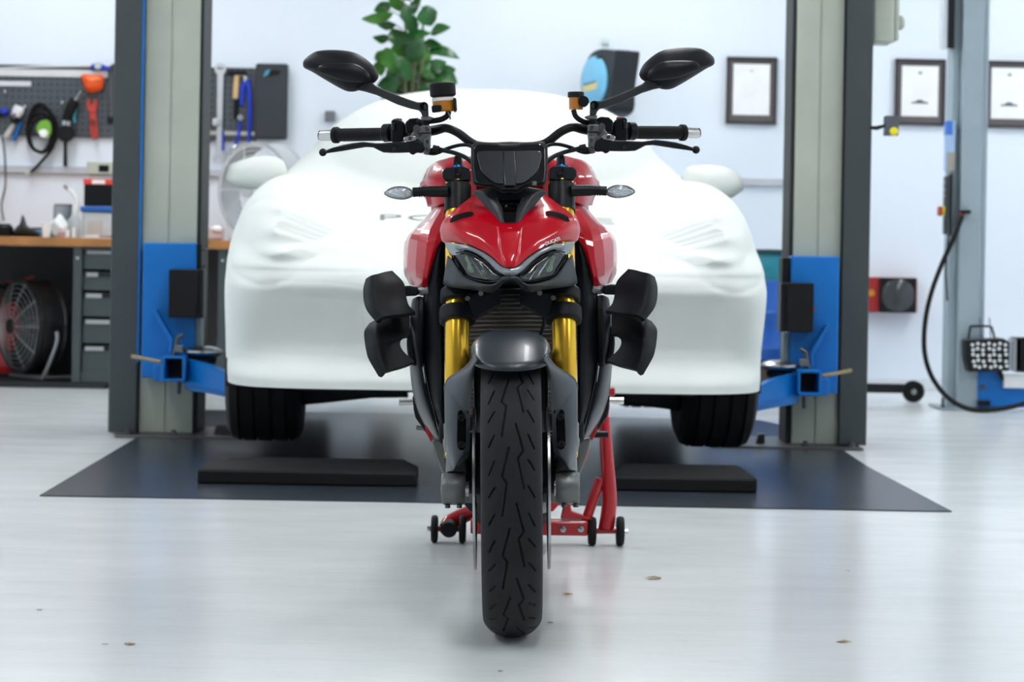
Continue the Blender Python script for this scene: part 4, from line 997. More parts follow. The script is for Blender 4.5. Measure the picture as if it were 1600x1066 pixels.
for px,w,cy in ((679,11,826.5),(722.8,11,827),(925.3,13,830),(969,13,830)):
    c=q(px,cy); hw_=w*6.5/F/2; r=c.z
    wl=obj('caster_wheel', lathe([(0,-hw_*.6),(r*.5,-hw_*.6),(r*.7,-hw_),(r*.9,-hw_*.9),(r,-hw_*.4),(r,hw_*.4),(r*.9,hw_*.9),(r*.7,hw_),(r*.5,hw_*.6),(0,hw_*.6)],c,axis='X',seg=36), RUBB, STD)
    e=-1 if px<800 else 1
    if px in (679,969): obj('wheel_nut', lathe([(0,-.005),(.007,-.005),(.007,.005),(0,.005)],c+Vector((e*(hw_+.005),0,0)),axis='X',seg=6), STEEL, wl)
# ================================================================ left: workbench, cabinets, tools
DBN = 13.05
def place(px,py,d): return W(px,py,d)
# worktop
zt = WZ(90,371,DBN); zb_ = WZ(90,385,DBN)
xe = WX(430,378,DBN)
o = obj('workbench_top', box2((XL+.02,DBN,zb_),(xe,YW-.05,zt)), WOOD, bevel=.004); tag(o,'long wooden workbench top along the back wall at left','worktop')
TOP = zt+.0005
# back panel under the bench
o=obj('bench_back_panel', box2((XL+.02,DBN+.75,.0285),(xe,DBN+.79,zb_-.002)), BACKP); tag(o,'dark panel closing the space under the workbench','panel')
o=obj('bench_plinth', box2((XL+.02,DBN+.01,0),(WX(170,600,DBN)-.02,DBN+.98,.028)), CABD); tag(o,'low dark plinth under the left half of the workbench','plinth')
def cabinet(px0,px1,label,drawers):
    x0,x1=WX(px0,500,DBN),WX(px1,500,DBN); w=x1-x0; top=zb_-.001; bot=.03
    o=thing('drawer_cabinet',label,'tool cabinet',((x0+x1)/2,DBN+.02,bot))
    h=top-bot; a,b=-w/2,w/2
    bm=box2((a,0,0),(a+.045,.6,h)); box2((b-.03,0,0),(b,.6,h),bm); box2((a+.045,.02,0),(b-.03,.6,.06),bm); box2((a+.045,.02,h-.02),(b-.03,.6,h),bm); box2((a+.045,.56,.06),(b-.03,.6,h-.02),bm)
    obj('carcass', bm, CAB, o, bevel=.002, smooth=False)
    obj('lock', lathe([(0,-.003),(.008,-.003),(.008,0),(0,0)],(a+.022,0,h-.06),axis='Y',seg=16), SILV, o)
    for (y0,y1),lab in drawers:
        z1=WZ(145,y0,DBN)-bot; z0=WZ(145,y1,DBN)-bot
        d=obj('drawer', box2((a+.05,.03,z0+.004),(b-.035,.5,z1-.034)), CAB, o, bevel=.002)
        obj('handle_recess', box2((a+.05,.05,z1-.034),(b-.035,.5,z1-.002)), CABD, d)
        obj('handle_rail', box2((a+.05,.024,z1-.036),(b-.035,.034,z1-.030)), CAB, d)
        if lab: obj('drawer_label', box2((a+.065,.028,z1-.031),(a+.065+lab,.034,z1-.008)), mat('label_silver',(.38,.40,.41),.4), d)
cabinet(112,196,'dark grey green drawer cabinet under the bench, left of the left lift post',
    [((388,422),.14),((424,455),.063),((457,496),.085),((498,538),.13),((540,592),.10)])
cabinet(339,428,'dark grey cabinet under the bench between the left lift post and the car',
    [((388,422),0),((424,455),0),((457,496),0),((498,538),0),((540,592),0)])
o=obj('bench_side_panel', box2((WX(310,500,DBN)-.25,DBN+.60,.03),(WX(338,500,DBN),DBN+.63,zb_-.002)), mat('panel_taupe',(.075,.07,.075),.6)); tag(o,'taupe panel under the bench beside the left lift post','panel')
# drum fan below the bench
def fan(name,label,loc,R,yaw,cage,blade,stand,foot,base_drop,parts=True):
    o=thing(name,label,'fan',loc,(0,0,yaw))
    z=base_drop
    obj('drum', lathe([(R,-.0),(R+.012,-.004),(R+.012,.02),(R,.03),(R,.15),(R+.01,.16),(R-.006,.16),(R-.008,.0)],(0,-.08,z),axis='Y',seg=56,closed=True), cage, o)
    bm=bmesh.new()
    for k in range(9):
        rr=R*(k+1)/9.5
        pts=[(rr*math.cos(2*PI*j/40),-.08-.05*(1-(rr/R)**2),z+rr*math.sin(2*PI*j/40)) for j in range(40)]
        tube(pts,.0022,5,bm,closed=True)
    for k in range(10):
        a=2*PI*k/10
        tube([(rr*R*math.cos(a),-.08-.05*(1-rr**2),z+rr*R*math.sin(a)) for rr in (.12,.4,.7,1.0)],.0026,5,bm)
    obj('front_grille', bm, stand, o)
    obj('grille_badge', lathe([(0,-.012),(R*.16,-.010),(R*.17,0),(0,0)],(0,-.13,z),axis='Y',seg=28), cage, o)
    bm=bmesh.new()
    for k in range(3):
        a=2*PI*k/3+.4
        rows=[]
        for i in range(6):
            t=.12+.75*i/5; rows.append([Vector((R*t*math.cos(a+da),-.01+.05*da*2,z+R*t*math.sin(a+da))) for da in np.linspace(-.5,.5,6)])
        gridbm(rows,bm)
    obj('fan_blades', bm, blade, o, solid=.004)
    obj('motor', lathe([(0,-.03),(R*.16,-.03),(R*.2,0),(R*.2,.10),(R*.1,.13),(0,.13)],(0,0,z),axis='Y',seg=24), blade, o)
    bot=foot
    rr=R+.03
    obj('stand', tube([(-rr,0,z+.0),(-rr-.02,.0,z-.08),(-rr+.06,-.03,bot+.03),(-rr+.12,-.03,bot+.012),(rr-.12,-.03,bot+.012),(rr-.06,-.03,bot+.03),(rr+.02,0,z-.08),(rr,0,z)],.011,12,smooth=5), stand, o, label='bent tube stand')
    bm=tube([(-rr+.12,-.03,bot+.012),(-rr+.12,.2,bot+.012)],.011,10); tube([(rr-.12,-.03,bot+.012),(rr-.12,.2,bot+.012)],.011,10,bm)
    obj('stand_foot', bm, stand, o)
    for s in (-1,1): obj('pivot_knob', lathe([(0,0),(.025,0),(.025,.02),(0,.02)],(s*(rr+.0) if s>0 else -rr-.02,0,z),axis='X',seg=16), RUBB, o)
    return o
gx=WX(46,520,13.35)
fan('drum_fan','dark drum fan with grey tube stand on the floor under the workbench',(gx,13.42,.03),.245,math.radians(-52),mat('fan_dark_grey',(.05,.05,.052),.35,metal=.6),mat('blade_grey',(.04,.04,.04),.4),mat('stand_grey',(.33,.35,.36),.35,metal=.4),0,.29)
c=W(412,298,13.45)
fan('bench_fan','white and grey round fan standing on the bench behind the car\'s left mirror bump',(c.x,13.45,TOP+.002),.255,math.radians(-36),mat('fan_silver',(.50,.53,.55),.35,metal=.3),mat('blade_silver',(.4,.42,.43),.4),WHT,.0,c.z-TOP)
# fire extinguisher
p=W(10,440,13.5)
o=thing('fire_extinguisher','red fire extinguisher with black hose under the bench behind the drum fan','fire extinguisher',(p.x-.01,13.62,.0285))
obj("foot_ring", lathe([(0,0),(.08,0),(.08,.02),(0,.02)],seg=24), BLK, o)
obj('cylinder', lathe([(0,.02),(.07,.02),(.078,.03),(.08,.06),(.08,.38),(.06,.43),(.03,.45),(.03,.47),(0,.47)],seg=32), mat('extinguisher_red',(.42,.01,.01),.3,coat=.5), o)
obj('valve', box((0,0,.495),(.05,.05,.06)), BLK, o, bevel=.006)
obj('lever', prism([Vector(v) for v in ((-.02,0,.53),(.05,0,.54),(.14,0,.565),(.14,0,.555),(.05,0,.525),(-.02,0,.515))],Vector((0,.03,0))), REDP, o, bevel=.002)
obj('hose', tube([(0,-.03,.49),(-.06,-.06,.50),(-.10,-.07,.42),(-.10,-.06,.2),(-.09,-.05,.06)],.012,10,smooth=4), RUBB, o)
# ---- pegboards ------------------------------------------------------
def peg_mat():
    m=bpy.data.materials.new('pegboard_steel'); m.use_nodes=True; nt=m.node_tree; b=nt.nodes['Principled BSDF']
    tc=nt.nodes.new('ShaderNodeTexCoord'); sc=nt.nodes.new('ShaderNodeVectorMath'); sc.operation='SCALE'; sc.inputs['Scale'].default_value=26.3
    nt.links.new(tc.outputs['Object'],sc.inputs[0])
    fr=nt.nodes.new('ShaderNodeVectorMath'); fr.operation='FRACTION'; nt.links.new(sc.outputs[0],fr.inputs[0])
    sb=nt.nodes.new('ShaderNodeVectorMath'); sb.operation='SUBTRACT'; sb.inputs[1].default_value=(.5,.5,.5); nt.links.new(fr.outputs[0],sb.inputs[0])
    ml=nt.nodes.new('ShaderNodeVectorMath'); ml.operation='MULTIPLY'; ml.inputs[1].default_value=(1,0,1); nt.links.new(sb.outputs[0],ml.inputs[0])
    ab=nt.nodes.new('ShaderNodeVectorMath'); ab.operation='ABSOLUTE'; nt.links.new(ml.outputs[0],ab.inputs[0])
    sx=nt.nodes.new('ShaderNodeSeparateXYZ'); nt.links.new(ab.outputs[0],sx.inputs[0])
    mx=nt.nodes.new('ShaderNodeMath'); mx.operation='MAXIMUM'; nt.links.new(sx.outputs[0],mx.inputs[0]); nt.links.new(sx.outputs[2],mx.inputs[1])
    lt=nt.nodes.new('ShaderNodeMath'); lt.operation='LESS_THAN'; lt.inputs[1].default_value=.17; nt.links.new(mx.outputs[0],lt.inputs[0])
    c=nt.nodes.new('ShaderNodeMix'); c.data_type='RGBA'; c.inputs[6].default_value=(.062,.075,.090,1); c.inputs[7].default_value=(.012,.014,.017,1)
    nt.links.new(lt.outputs[0],c.inputs[0]); nt.links.new(c.outputs[2],b.inputs['Base Color']); b.inputs['Roughness'].default_value=.45
    return m
PEG=peg_mat(); DW=YW-.006
def wallbox(name,px0,py0,px1,py1,th,m,lab,cat,bev=.003,off=0.,bseg=2):
    a,b=W(px0,py0,YW),W(px1,py1,YW)
    cx,cz=(a.x+b.x)/2,(a.z+b.z)/2; w,h=abs(b.x-a.x),abs(a.z-b.z)
    o=obj(name, box((0,0,0),(w,th,h)), m, loc=(cx,YW-th/2-off-.001,cz), bevel=bev, bseg=bseg); tag(o,lab,cat); return o
wallbox('pegboard',-120,99,232,216,.025,PEG,'dark steel pegboard on the wall left of the left lift post','pegboard')
wallbox('pegboard',232.5,104,401,221,.025,PEG,'dark steel pegboard on the wall right of the left lift post','pegboard')
a,b=W(401,100,YW),W(450,219,YW)
o=thing('kneeling_board','dark grey foam board with a hand hole hung at the right end of the pegboards','board',((a.x+b.x)/2,YW-.03,b.z))
hw_,hh=(b.x-a.x)/2,(a.z-b.z)
bm=box2((-hw_,-.035,0),(hw_,0,hh)); obj('board', bm, mat('foam_dark',(.035,.042,.050),.7), o, bevel=.016, bseg=4)
obj('hand_hole', prism(cr([(x,-.0358,z) for x,z in ((-.03,hh-.075),(.03,hh-.07),(.055,hh-.05),(.03,hh-.038),(-.02,hh-.045))],4,closed=True),Vector((0,.002,0))), mat('recess_black',()), o, smooth=False)
obj('sticker', prism([Vector((x,-.0365,z)) for x,z in ((-.05,hh-.08),(-.035,hh-.045),(-.01,hh-.035),(-.02,hh-.065))],Vector((0,.001,0))), mat('sticker_cyan',(.05,.35,.5),.4), o, smooth=False)
# magnetic rail below the right board
DT=YW-.036
def T(px,py,dd=0): return W(px,py,DT-dd)
def tool(name,label,cat,px,py,group=None,off=0):
    p=T(px,py,off); o=thing(name,label,cat,tuple(p),group=group)
    def q(a,b,dd=0): return T(a,b,dd+off)-p
    return o,q
o,q=tool('magnet_rail','thin silver magnetic rail across the foot of the right pegboard','tool rail',350,209)
obj('rail', box2(q(310,211,-.02),q(399,206,.0)), mat('rail_silver',(.45,.44,.40),.4,metal=.5), o, bevel=.002)
o,q=tool('level_rail','long white aluminium rule lying across the top of the left pegboard','rule',60,114)
obj('rail', box2(q(-60,118,-.02),q(168,110.5,.0)), mat('rule_white',(.66,.68,.69),.35), o, bevel=.002)
o,q=tool('steel_straightedge','thin grey steel rod resting above the long white rule','rod',60,104)
obj('rod', tube([q(-60,110),q(60,104),q(142,103)],.006,8), mat('rule_white',()), o)
o,q=tool('short_rail','short white bar near the left edge of the pegboard','bar',10,131)
obj('rail', box2(q(-30,134,-.02),q(48,127.5,.0)), mat('rule_white',()), o, bevel=.002)
o,q=tool('hacksaw','dark long saw hanging at the right end of the left pegboard','saw',176,140)
obj('frame', tube([q(180,100),q(172,108),q(172,130),q(174,170),q(173,182)],[.008,.011,.012,.012,.018],10,smooth=3), DSTL, o)
obj('handle', box(q(173.5,186),(.045,.02,.05)), BLK, o, bevel=.008)
o,q=tool('spring_clamp','small blue clamp on top of the white rule','clamp',157,105)
obj('jaw', prism([q(a,b,.03) for a,b in ((141,102),(150,98),(156,99),(166,103),(172,107),(170,110),(158,108),(150,110),(143,107))],Vector((0,.03,0))), BLUP, o, bevel=.004)
obj('hub', lathe([(0,-.01),(.02,-.01),(.022,0),(0,0)],q(153,103,.03),axis='Y',seg=18), SILV, o)
o,q=tool('ratchet_strap','bright orange coiled strap hanging from the white rule','strap',144,130)
bm=pillow(cr([q(a,b,.03) for a,b in ((126,119),(132,116),(148,117),(160,117),(162,130),(160,138),(152,144),(140,145),(132,138),(129,128))],3,closed=True),.04,.03,rings=5)
obj('coil', bm, ORNG, o, smooth=True)
obj('webbing', prism([q(a,b,.075) for a,b in ((133,121),(152,119),(158,124),(142,128))],Vector((0,.015,0))), mat('strap_light_orange',(.95,.25,.08),.4), o, bevel=.003)
obj('buckle', tube([q(128,142),q(122,150),q(118,158)],.008,8), STEEL, o)
o,q=tool('pipe_wrench','red pipe wrench hanging below the orange strap','wrench',144,180)
WR=mat('wrench_red',(.48,.05,.035),.45)
obj('head', prism([q(a,b,.02) for a,b in ((135,158),(139,153),(141,162),(144,165),(147,155),(151,154),(152,166),(149,176),(140,176),(136,170))],Vector((0,.025,0))), WR, o, bevel=.003)
obj('handle', prism([q(a,b,.015) for a,b in ((139,176),(150,176),(152,200),(153,216),(146,218),(140,208))],Vector((0,.022,0))), WR, o, bevel=.004)
obj('adjuster', lathe([(0,-.03),(.016,-.03),(.016,0),(0,0)],q(145,190,.02),axis='Y',seg=16), mat('wrench_dark_red',(.2,.02,.02),.5), o)
# coiled cable with green tag, and its plug lead
o,q=tool('coiled_cable','black coiled cable with a green tag hanging on the left pegboard','cable',64,200)
bm=bmesh.new()
for k,(cx_,cy_,rx,ry) in enumerate(((64,202,22,36),(63,208,21,30),(66,204,24,33),(62,200,19,38),(65,212,18,27))):
    tube([q(cx_+rx*math.cos(a),cy_+ry*math.sin(a),.02+.01*k) for a in [2*PI*j/28 for j in range(28)]],.008,6,bm,closed=True)
obj('coil', bm, RUBB, o)
obj('tail_lead', tube([q(84,228,.03),q(76,240,.03),q(60,258,.02),(q(48,270,.02))],.009,8,smooth=4), RUBB, o)
obj('plug', cyl(q(48,270,.02),q(41,273,.02),.012,8), BEIGE, o)
obj('tag', prism(cr([q(a,b,.075) for a,b in ((57,200),(64,189),(75,188),(80,198),(78,212),(68,216),(60,208))],3,closed=True),Vector((0,.005,0))), GRNL, o)
obj('tag_print', prism(cr([q(a,b,.078) for a,b in ((61,205),(70,202),(75,208),(70,215),(63,212))],3,closed=True),Vector((0,.002,0))), PAPER, o)
o,q=tool('polisher','black polisher with a round head and cord hanging beside the coiled cable','polisher',104,208,off=.035)
obj('body', tube([q(119,157),q(114,163),q(108,178),q(103,190)],[.028,.034,.030,.026],14,smooth=3), RUBB, o)
obj('collar', cyl(q(104,189),q(103,197),.032,16), STEEL, o)
obj('head', lathe([(0,-.03),(.045,-.03),(.05,-.02),(.05,.01),(0,.01)],q(103.5,209,.01),axis='Y',seg=28), BLK, o)
obj('neck', cyl(q(102,222),q(102,260),.012,10), BLK, o)
obj('wire', tube([q(118,157),q(128,150),q(138,142)],.004,6), STEEL, o)
obj('blue_tie', tube([q(119,170),q(116,180),q(117,192)],.006,8,smooth=3), mat('tie_teal',(.05,.4,.5),.5), o)
o,q=tool('torch','white and dark torch hanging at the left end of the pegboard','torch',26,176,off=.035)
obj('head', tube([q(31,166),q(28,174),q(23,184)],[.030,.036,.026],16,smooth=3), WHT, o)
obj('cuff', tube([q(24,182),q(21,190)],[.032,.024],16), BLK, o)
obj('glass', prism([q(a,b,.04) for a,b in ((19,177),(25,178),(24,186),(18,184))],Vector((0,.005,0))), mat('switch_grey',()), o)
o,q=tool('capped_tool','small round tool with a blue cap at the left edge of the pegboard','tool',8,175)
obj('cap', ball(q(7,175),(.028,.028,.024)), BLUP, o)
obj('body', cyl(q(-6,180),q(3,177),.02,14), BLK, o)
o,q=tool('putty_knife','white handled scraper hanging under the torch','scraper',14,205)
obj('handle', tube([q(22,194),q(14,208),q(8,216)],[.014,.020,.018],12), mat('handle_cream',(.55,.55,.52),.5), o)
o,q=tool('screwdriver','blue handled screwdriver hanging under the torch','screwdriver',25,205)
obj('handle', tube([q(34,189),q(28,203),q(21,220)],[.010,.014,.015],12), mat('handle_blue',(.01,.14,.42),.4), o)
o,q=tool('hanging_wire','thin black wire hanging from the left end of the pegboard to the bench','wire',6,260)
obj('wire', tube([q(4,214),q(8,250),q(8,290),q(2,320),q(6,345)],.0045,6,smooth=4), RUBB, o)
for px,py,lab in ((8,140,'white hook at the left end of the pegboard'),(97,157,'white double hook on the pegboard above the polisher'),(67,160,'white hook above the coiled cable'),(39,163,'small white hook beside the torch'),(118,153,'white hook holding the polisher')):
    o,q=tool('peg_hook',lab,'hook',px,py)
    obj('plate', box(q(px,py,-.018),(.02,.012,.04)), WHT, o, bevel=.004)
    obj('prong', tube([q(px,py+2,-.01),q(px,py+5,.03),q(px,py+2,.045)],.005,8), WHT, o)
# spanners right of the post
def spanner(pts,wid,label,r1,r2):
    o,q=tool('spanner',label,'spanner',pts[0][0],pts[0][1])
    A,Bq=q(*pts[0],.01),q(*pts[1],.01)
    d=(Bq-A).normalized(); n=Vector((d.z,0,-d.x))
    SP=mat('chrome_satin',(.60,.62,.64),.28,metal=.7)
    obj('shank', prism([A+n*wid,Bq+n*wid*.8,Bq-n*wid*.8,A-n*wid],Vector((0,.012,0))), SP, o, bevel=.003)
    obj('ring_end', lathe([(r1*.55,-.008),(r1,-.008),(r1,.010),(r1*.55,.010)],A,axis='Y',seg=24,closed=True), SP, o)
    op=[]
    for k in range(19):
        a=.5+(2*PI-1.0)*k/18; op.append(Bq+d*r2*.9+(d*math.cos(a)+n*math.sin(a))*r2)
    op+=[Bq+d*r2*.9+(d*.5*r2-n*r2*.5),Bq+d*r2*.2-n*r2*.3,Bq+d*r2*.2+n*r2*.3,Bq+d*r2*.9+(d*.5*r2+n*r2*.5)]
    obj('open_end', prism(op,Vector((0,.014,0))), SP, o, bevel=.002)
spanner([(344.5,108),(342,240)],.019,'longest steel spanner on the right pegboard',.034,.034)
spanner([(316,108),(316,178)],.013,'short steel spanner closest to the left lift post',.024,.026)
o,q=tool('hook_block','silver hook block clipped to the long spanner','tool',338,190)
obj('block', box(q(337,191,.03),(.04,.02,.045)), mat('chrome_satin',()), o, bevel=.008)
o,q=tool('hammer','hammer with a pale wooden handle hung on the right pegboard','hammer',369,130)
obj('handle', tube([q(370,118),q(369,135),q(368,154)],[.015,.018,.017],14), WOODL, o)
obj('head', box(q(371,114),(.11,.03,.03)), BLK, o, bevel=.006)
o,q=tool('mallet','black rubber handled tool under the wooden handle','tool',369,170)
obj('handle', tube([q(369,156),q(369,186)],.014,12), RUBB, o)
o,q=tool('pliers','large blue handled pliers hung at the right end of the pegboard','pliers',385,140)
obj('jaws', tube([q(371,118),q(379,118),q(384,122),q(383,130)],[.008,.010,.012,.014],10,smooth=3), STEEL, o)
obj('handle', tube([q(383,128),q(379,140),q(377,165)],[.016,.017,.012],12,smooth=3), BLUP, o)
obj('handle', tube([q(386,124),q(390,150),q(390,195),q(389,222)],[.016,.016,.013,.010],12,smooth=3), BLUP, o)
o,q=tool('cutters','blue handled cutters low on the pegboard with steel jaws below the board','cutters',372,225)
obj('handle', tube([q(375,190),q(373,210),q(369,226)],.010,10), BLUP, o)
obj('pivot', lathe([(0,-.012),(.018,-.012),(.018,0),(0,0)],q(375.5,184,.02),axis='Y',seg=18), STEEL, o)
obj('jaws', tube([q(372,226),q(362,232),q(360,240),q(368,243),q(377,232)],[.006,.008,.009,.008,.005],8,smooth=3), STEEL, o)
o,q=tool('blue_file','slim blue handled file behind the long spanner','file',348,215)
obj('handle', tube([q(348,205),q(348,235)],.010,10), BLUP, o)
# ---- on the bench ---------------------------------------------------
DO=13.30
def bench_thing(name,label,cat,px,d=DO,group=None):
    p=W(px,375,d); o=thing(name,label,cat,(p.x,d,TOP),group=group)
    def q(a,b,dd=0):
        w=W(a,b,d+dd); return Vector((w.x-p.x,dd,w.z-TOP))
    return o,q
o,q=bench_thing('storage_box','clear plastic box with a blue lid and white labels on the bench beside the post','storage box',152)
a,b=q(128,331),q(186,372)
obj('tub', box2((a.x,0,.004),(b.x,.28,a.z)), mat('tub_milky',(.60,.64,.66),.3,trans=.1), o, bevel=.012, bseg=3)
obj('lid', box2((a.x-.008,-.012,a.z),(b.x+.008,.29,a.z+.032)), mat('lid_blue',(.01,.10,.40),.35), o, bevel=.006)
obj('paper_label', box2(q(138,345)+Vector((0,-.004,0)),q(160,366)+Vector((0,-.001,0))), mat('label_beige',(.50,.48,.46),.6), o)
obj('paper_label', box2(q(132,367)+Vector((0,-.006,0)),q(155,371)+Vector((0,-.001,0))), PAPER, o)
lidz=a.z+.032
p=W(155,325,DO)
o=thing('battery','black car battery with a red top on the blue lidded box','battery',(p.x,DO,TOP+lidz+.001))
a=W(135,288,DO); b=W(183,325,DO); h_=a.z-(TOP+lidz)-.001; w2=(b.x-a.x)/2
obj('case', box2((-w2,0,0),(w2,.2,h_)), BLKM, o, bevel=.004)
bm=bmesh.new()
for k in range(11): box((-w2+.012+k*(2*w2-.024)/10,-.002,h_*.48),(.006,.006,h_*.86),bm)
obj('case_rib', bm, BLK, o)
t=W(150,280,DO).z-(TOP+lidz)-.001
obj('top_cover', box2((-w2-.004,-.004,h_),(w2+.004,.204,t+.001)), mat('battery_red',(.75,.06,.03),.35), o, bevel=.003)
obj('top_label', box((-.005,-.0055,(h_+t)/2),(.07,.003,.022)), PAPER, o)
obj('terminal_bar', box2((-w2*.7,.02,t),(w2*.7,.1,t+.022)), SILV, o, bevel=.004)
p2=W(157,273,DO)
o=thing('battery_charger','beige device with a dark screen standing on the red topped battery','charger',(p2.x,DO,TOP+lidz+t+.025))
a=W(137,252,DO); b=W(181,272,DO); w3=(b.x-a.x)/2; h3=a.z-(TOP+lidz+t+.025)
obj('case', box2((-w3,0,0),(w3,.12,h3)), BEIGE, o, bevel=.008, bseg=3)
obj('screen', box2((-.01,-.003,h3*.22),(.045,.001,h3*.72)), BLKG, o)
o,q=bench_thing('squeeze_bottle','small white bottle with a bent grey nozzle on the bench','bottle',116)
obj('body', lathe([(0,0),(.035,0),(.037,.01),(.037,.09),(.02,.12),(.013,.13),(0,.13)],seg=24), mat('bottle_clear',(.40,.43,.45),.2), o)
obj('neck', tube([(0,0,.12),(.005,0,.16),(.012,0,.20),(-.01,0,.24),(-.045,0,.27)],[.016,.020,.018,.012,.008],12,smooth=4), WHT, o)
obj('nozzle', cyl((-.04,0,.265),(-.06,0,.285),.010,12), mat('nozzle_grey',(.25,.26,.27),.4), o)
o,q=bench_thing('parts_jar','grey translucent jar on the bench left of the bent nozzle bottle','jar',98,DO+.12)
obj('body', lathe([(0,0),(.05,0),(.055,.01),(.055,.17),(0,.17)],seg=24), mat('jar_grey',(.36,.39,.42),.3), o)
obj('lid', lathe([(0,.17),(.05,.17),(.05,.185),(0,.185)],seg=24), mat('nozzle_grey',()), o)
o,q=bench_thing('crumpled_cloth','crumpled white cloth on the bench','cloth',92,DO-.05)
bm=ball((0,0,.05),(.042,.05,.06),seg=24)
for v in bm.verts: v.co*=1+.18*math.sin(v.co.x*90+v.co.z*70)*math.cos(v.co.y*80)
for v in bm.verts: v.co.z=max(v.co.z,0)
obj('cloth', bm, mat('cloth_white',(.75,.78,.78),.9), o, smooth=True)
o,q=bench_thing('paper_cup','small white paper cup on the bench','cup',72,DO-.1)
obj('cup', lathe([(0,0),(.02,0),(.028,.075),(.025,.075),(.018,.004),(0,.004)],seg=24), PAPER, o)
o,q=bench_thing('black_leather_bag','black pointed leather cover slumped on the bench at left','bag',34,DO)
bm=bmesh.new(); pk=[(20,371),(24,356),(31,349),(35,335),(39,350),(48,356),(58,362),(60,371)]
P=[q(a,b) for a,b in pk]; P=[Vector((v.x,0,max(v.z,0))) for v in P]
obj('bag', pillow(cr(P,3,closed=True),.05,.06,rings=5), mat('leather_black',(.014,.014,.014),.5,bump=.004,bscale=40), o, smooth=True)
for v in o.children[0].data.vertices: v.co.z=max(v.co.z,0)
o,q=bench_thing('small_pot','round black pot at the left end of the bench','pot',6,DO)
obj('body', lathe([(0,0),(.045,0),(.05,.01),(.05,.05),(.03,.07),(0,.07)],seg=24), BLK, o)
o,q=bench_thing('tool_tray','flat blue tray with tools lying on the bench beside the black bag','tray',69,DO+.1)
obj('tray', box((0.02,0,.02),(.12,.12,.04)), mat('tray_blue',(.12,.30,.42),.4), o, bevel=.004)
obj('tube', cyl((-.10,-.05,.045),(.02,-.05,.047),.006,8), BLK, o)
for px,h_,r_,lab in ((105,.042,.012,'small white pot between the cloth and the clear box'),(115,.055,.010,'tiny silver jar near the blue lidded box'),(96,.03,.02,'low pink pot beside the crumpled cloth')):
    o,q=bench_thing('small_pot',lab,'pot',px,DO-.14)
    obj('pot', lathe([(0,0),(r_,0),(r_,h_*.8),(r_*.8,h_),(0,h_)],seg=18), WHT if px!=96 else mat('pot_pink',(.4,.2,.2),.5), o)
o,q=bench_thing('tissue_pack','white and pink crumpled pack on the bench just right of the left lift post','pack',330,DO-.02)
bm=box((0,.05,.035),(.12,.10,.07)); obj('pack', bm, mat('pack_pink',(.62,.50,.52),.6), o, bevel=.015, bseg=3)
obj('tissue', ball((.03,.0,.06),(.03,.02,.02)), PAPER, o)
# ================================================================ plant
pp=W(640,140,13.5)
o=thing('potted_plant','tall leafy green plant in a grey pot standing by the wall behind the car','plant',(pp.x,13.6,0))
zt0=WZ(640,150,13.6)
obj('plinth_stand', box((0,0,(zt0-.34)/2),(.34,.34,zt0-.34)), WHT, o, bevel=.01)
obj('pot', lathe([(0,zt0-.335),(.12,zt0-.335),(.165,zt0-.0),(.15,zt0-.0),(.14,zt0-.05),(0,zt0-.05)],seg=36), mat('pot_grey',(.20,.22,.23),.6), o)
leaf_list=[ # px, py of the leaf's middle, half length (px), half width, direction degrees, light?
 (598,12,14,7,200,0),(590,28,24,7,190,1),(604,40,14,5,180,0),(597,60,14,6,200,0),(636,22,18,8,90,0),(668,24,16,12,80,0),(688,46,16,9,20,0),
 (628,55,20,9,160,0),(652,56,20,9,30,0),(648,78,22,12,250,0),(622,76,15,9,220,1),(692,82,26,8,-8,0),(655,98,22,9,5,1),(672,70,18,8,15,0),(608,92,14,14,230,1),(596,88,12,9,200,1),
 (612,112,20,10,240,1),(628,104,16,10,270,0),(640,120,20,9,200,0),(672,112,20,14,-30,0),(697,122,18,11,-10,0),(660,128,22,9,-60,0),(684,104,14,9,60,0),(604,128,16,8,210,0),(650,8,14,8,60,0),(620,4,20,8,150,1),(645,40,16,7,100,0),
 (633,90,18,8,120,0),(616,60,13,7,300,0),(660,86,14,9,300,1),(700,112,12,8,40,0),(618,126,14,9,280,0),(632,-14,16,9,110,0),(656,-10,14,8,50,0),(592,106,11,9,200,1),(625,138,18,10,200,0),(648,140,18,10,-20,0),(668,142,18,9,20,0),(606,140,16,9,190,0),(690,138,14,9,-20,0),(636,112,15,9,100,0),(678,130,14,8,-30,1)]
D0=13.6
def leafbm(c,L,Wd,ang,tilt,roll,bm):
    rows=[]
    n=9
    for i in range(n+1):
        t=i/n; w=Wd*math.sin(PI*min(1,t**.8*.98+.01))**.8*(1.1 if t>.4 else .95)
        row=[]
        for j in (-1,-.5,0,.5,1):
            row.append(Vector((L*(2*t-1), j*w, -.25*L*(2*t-1)**2+.22*w*abs(j)+.02*L*math.sin(9*t+3*j))))
        rows.append(row)
    M=Matrix.Rotation(-math.radians(ang),3,'Y')@Matrix.Rotation(roll,3,'X')@Matrix.Rotation(tilt,3,'Z')
    for r in rows:
        for k in range(5): r[k]=c+M@r[k]
    return gridbm(rows,bm)
random.seed(11)
tips=[]
for (px,py,L,Wd,a,li) in leaf_list:
    dd=random.uniform(-.16,.14); w=W(px,py,D0+dd); c=Vector((w.x-pp.x,dd,w.z)); k=D0/F
    ob=obj('leaf', leafbm(c,L*k*1.05,Wd*k*1.35,a,random.uniform(-.5,.5),random.uniform(.7,1.3),bmesh.new()), LEAFY if li else LEAF, o, smooth=True)
    tips.append(c)
zs=zt0-.05
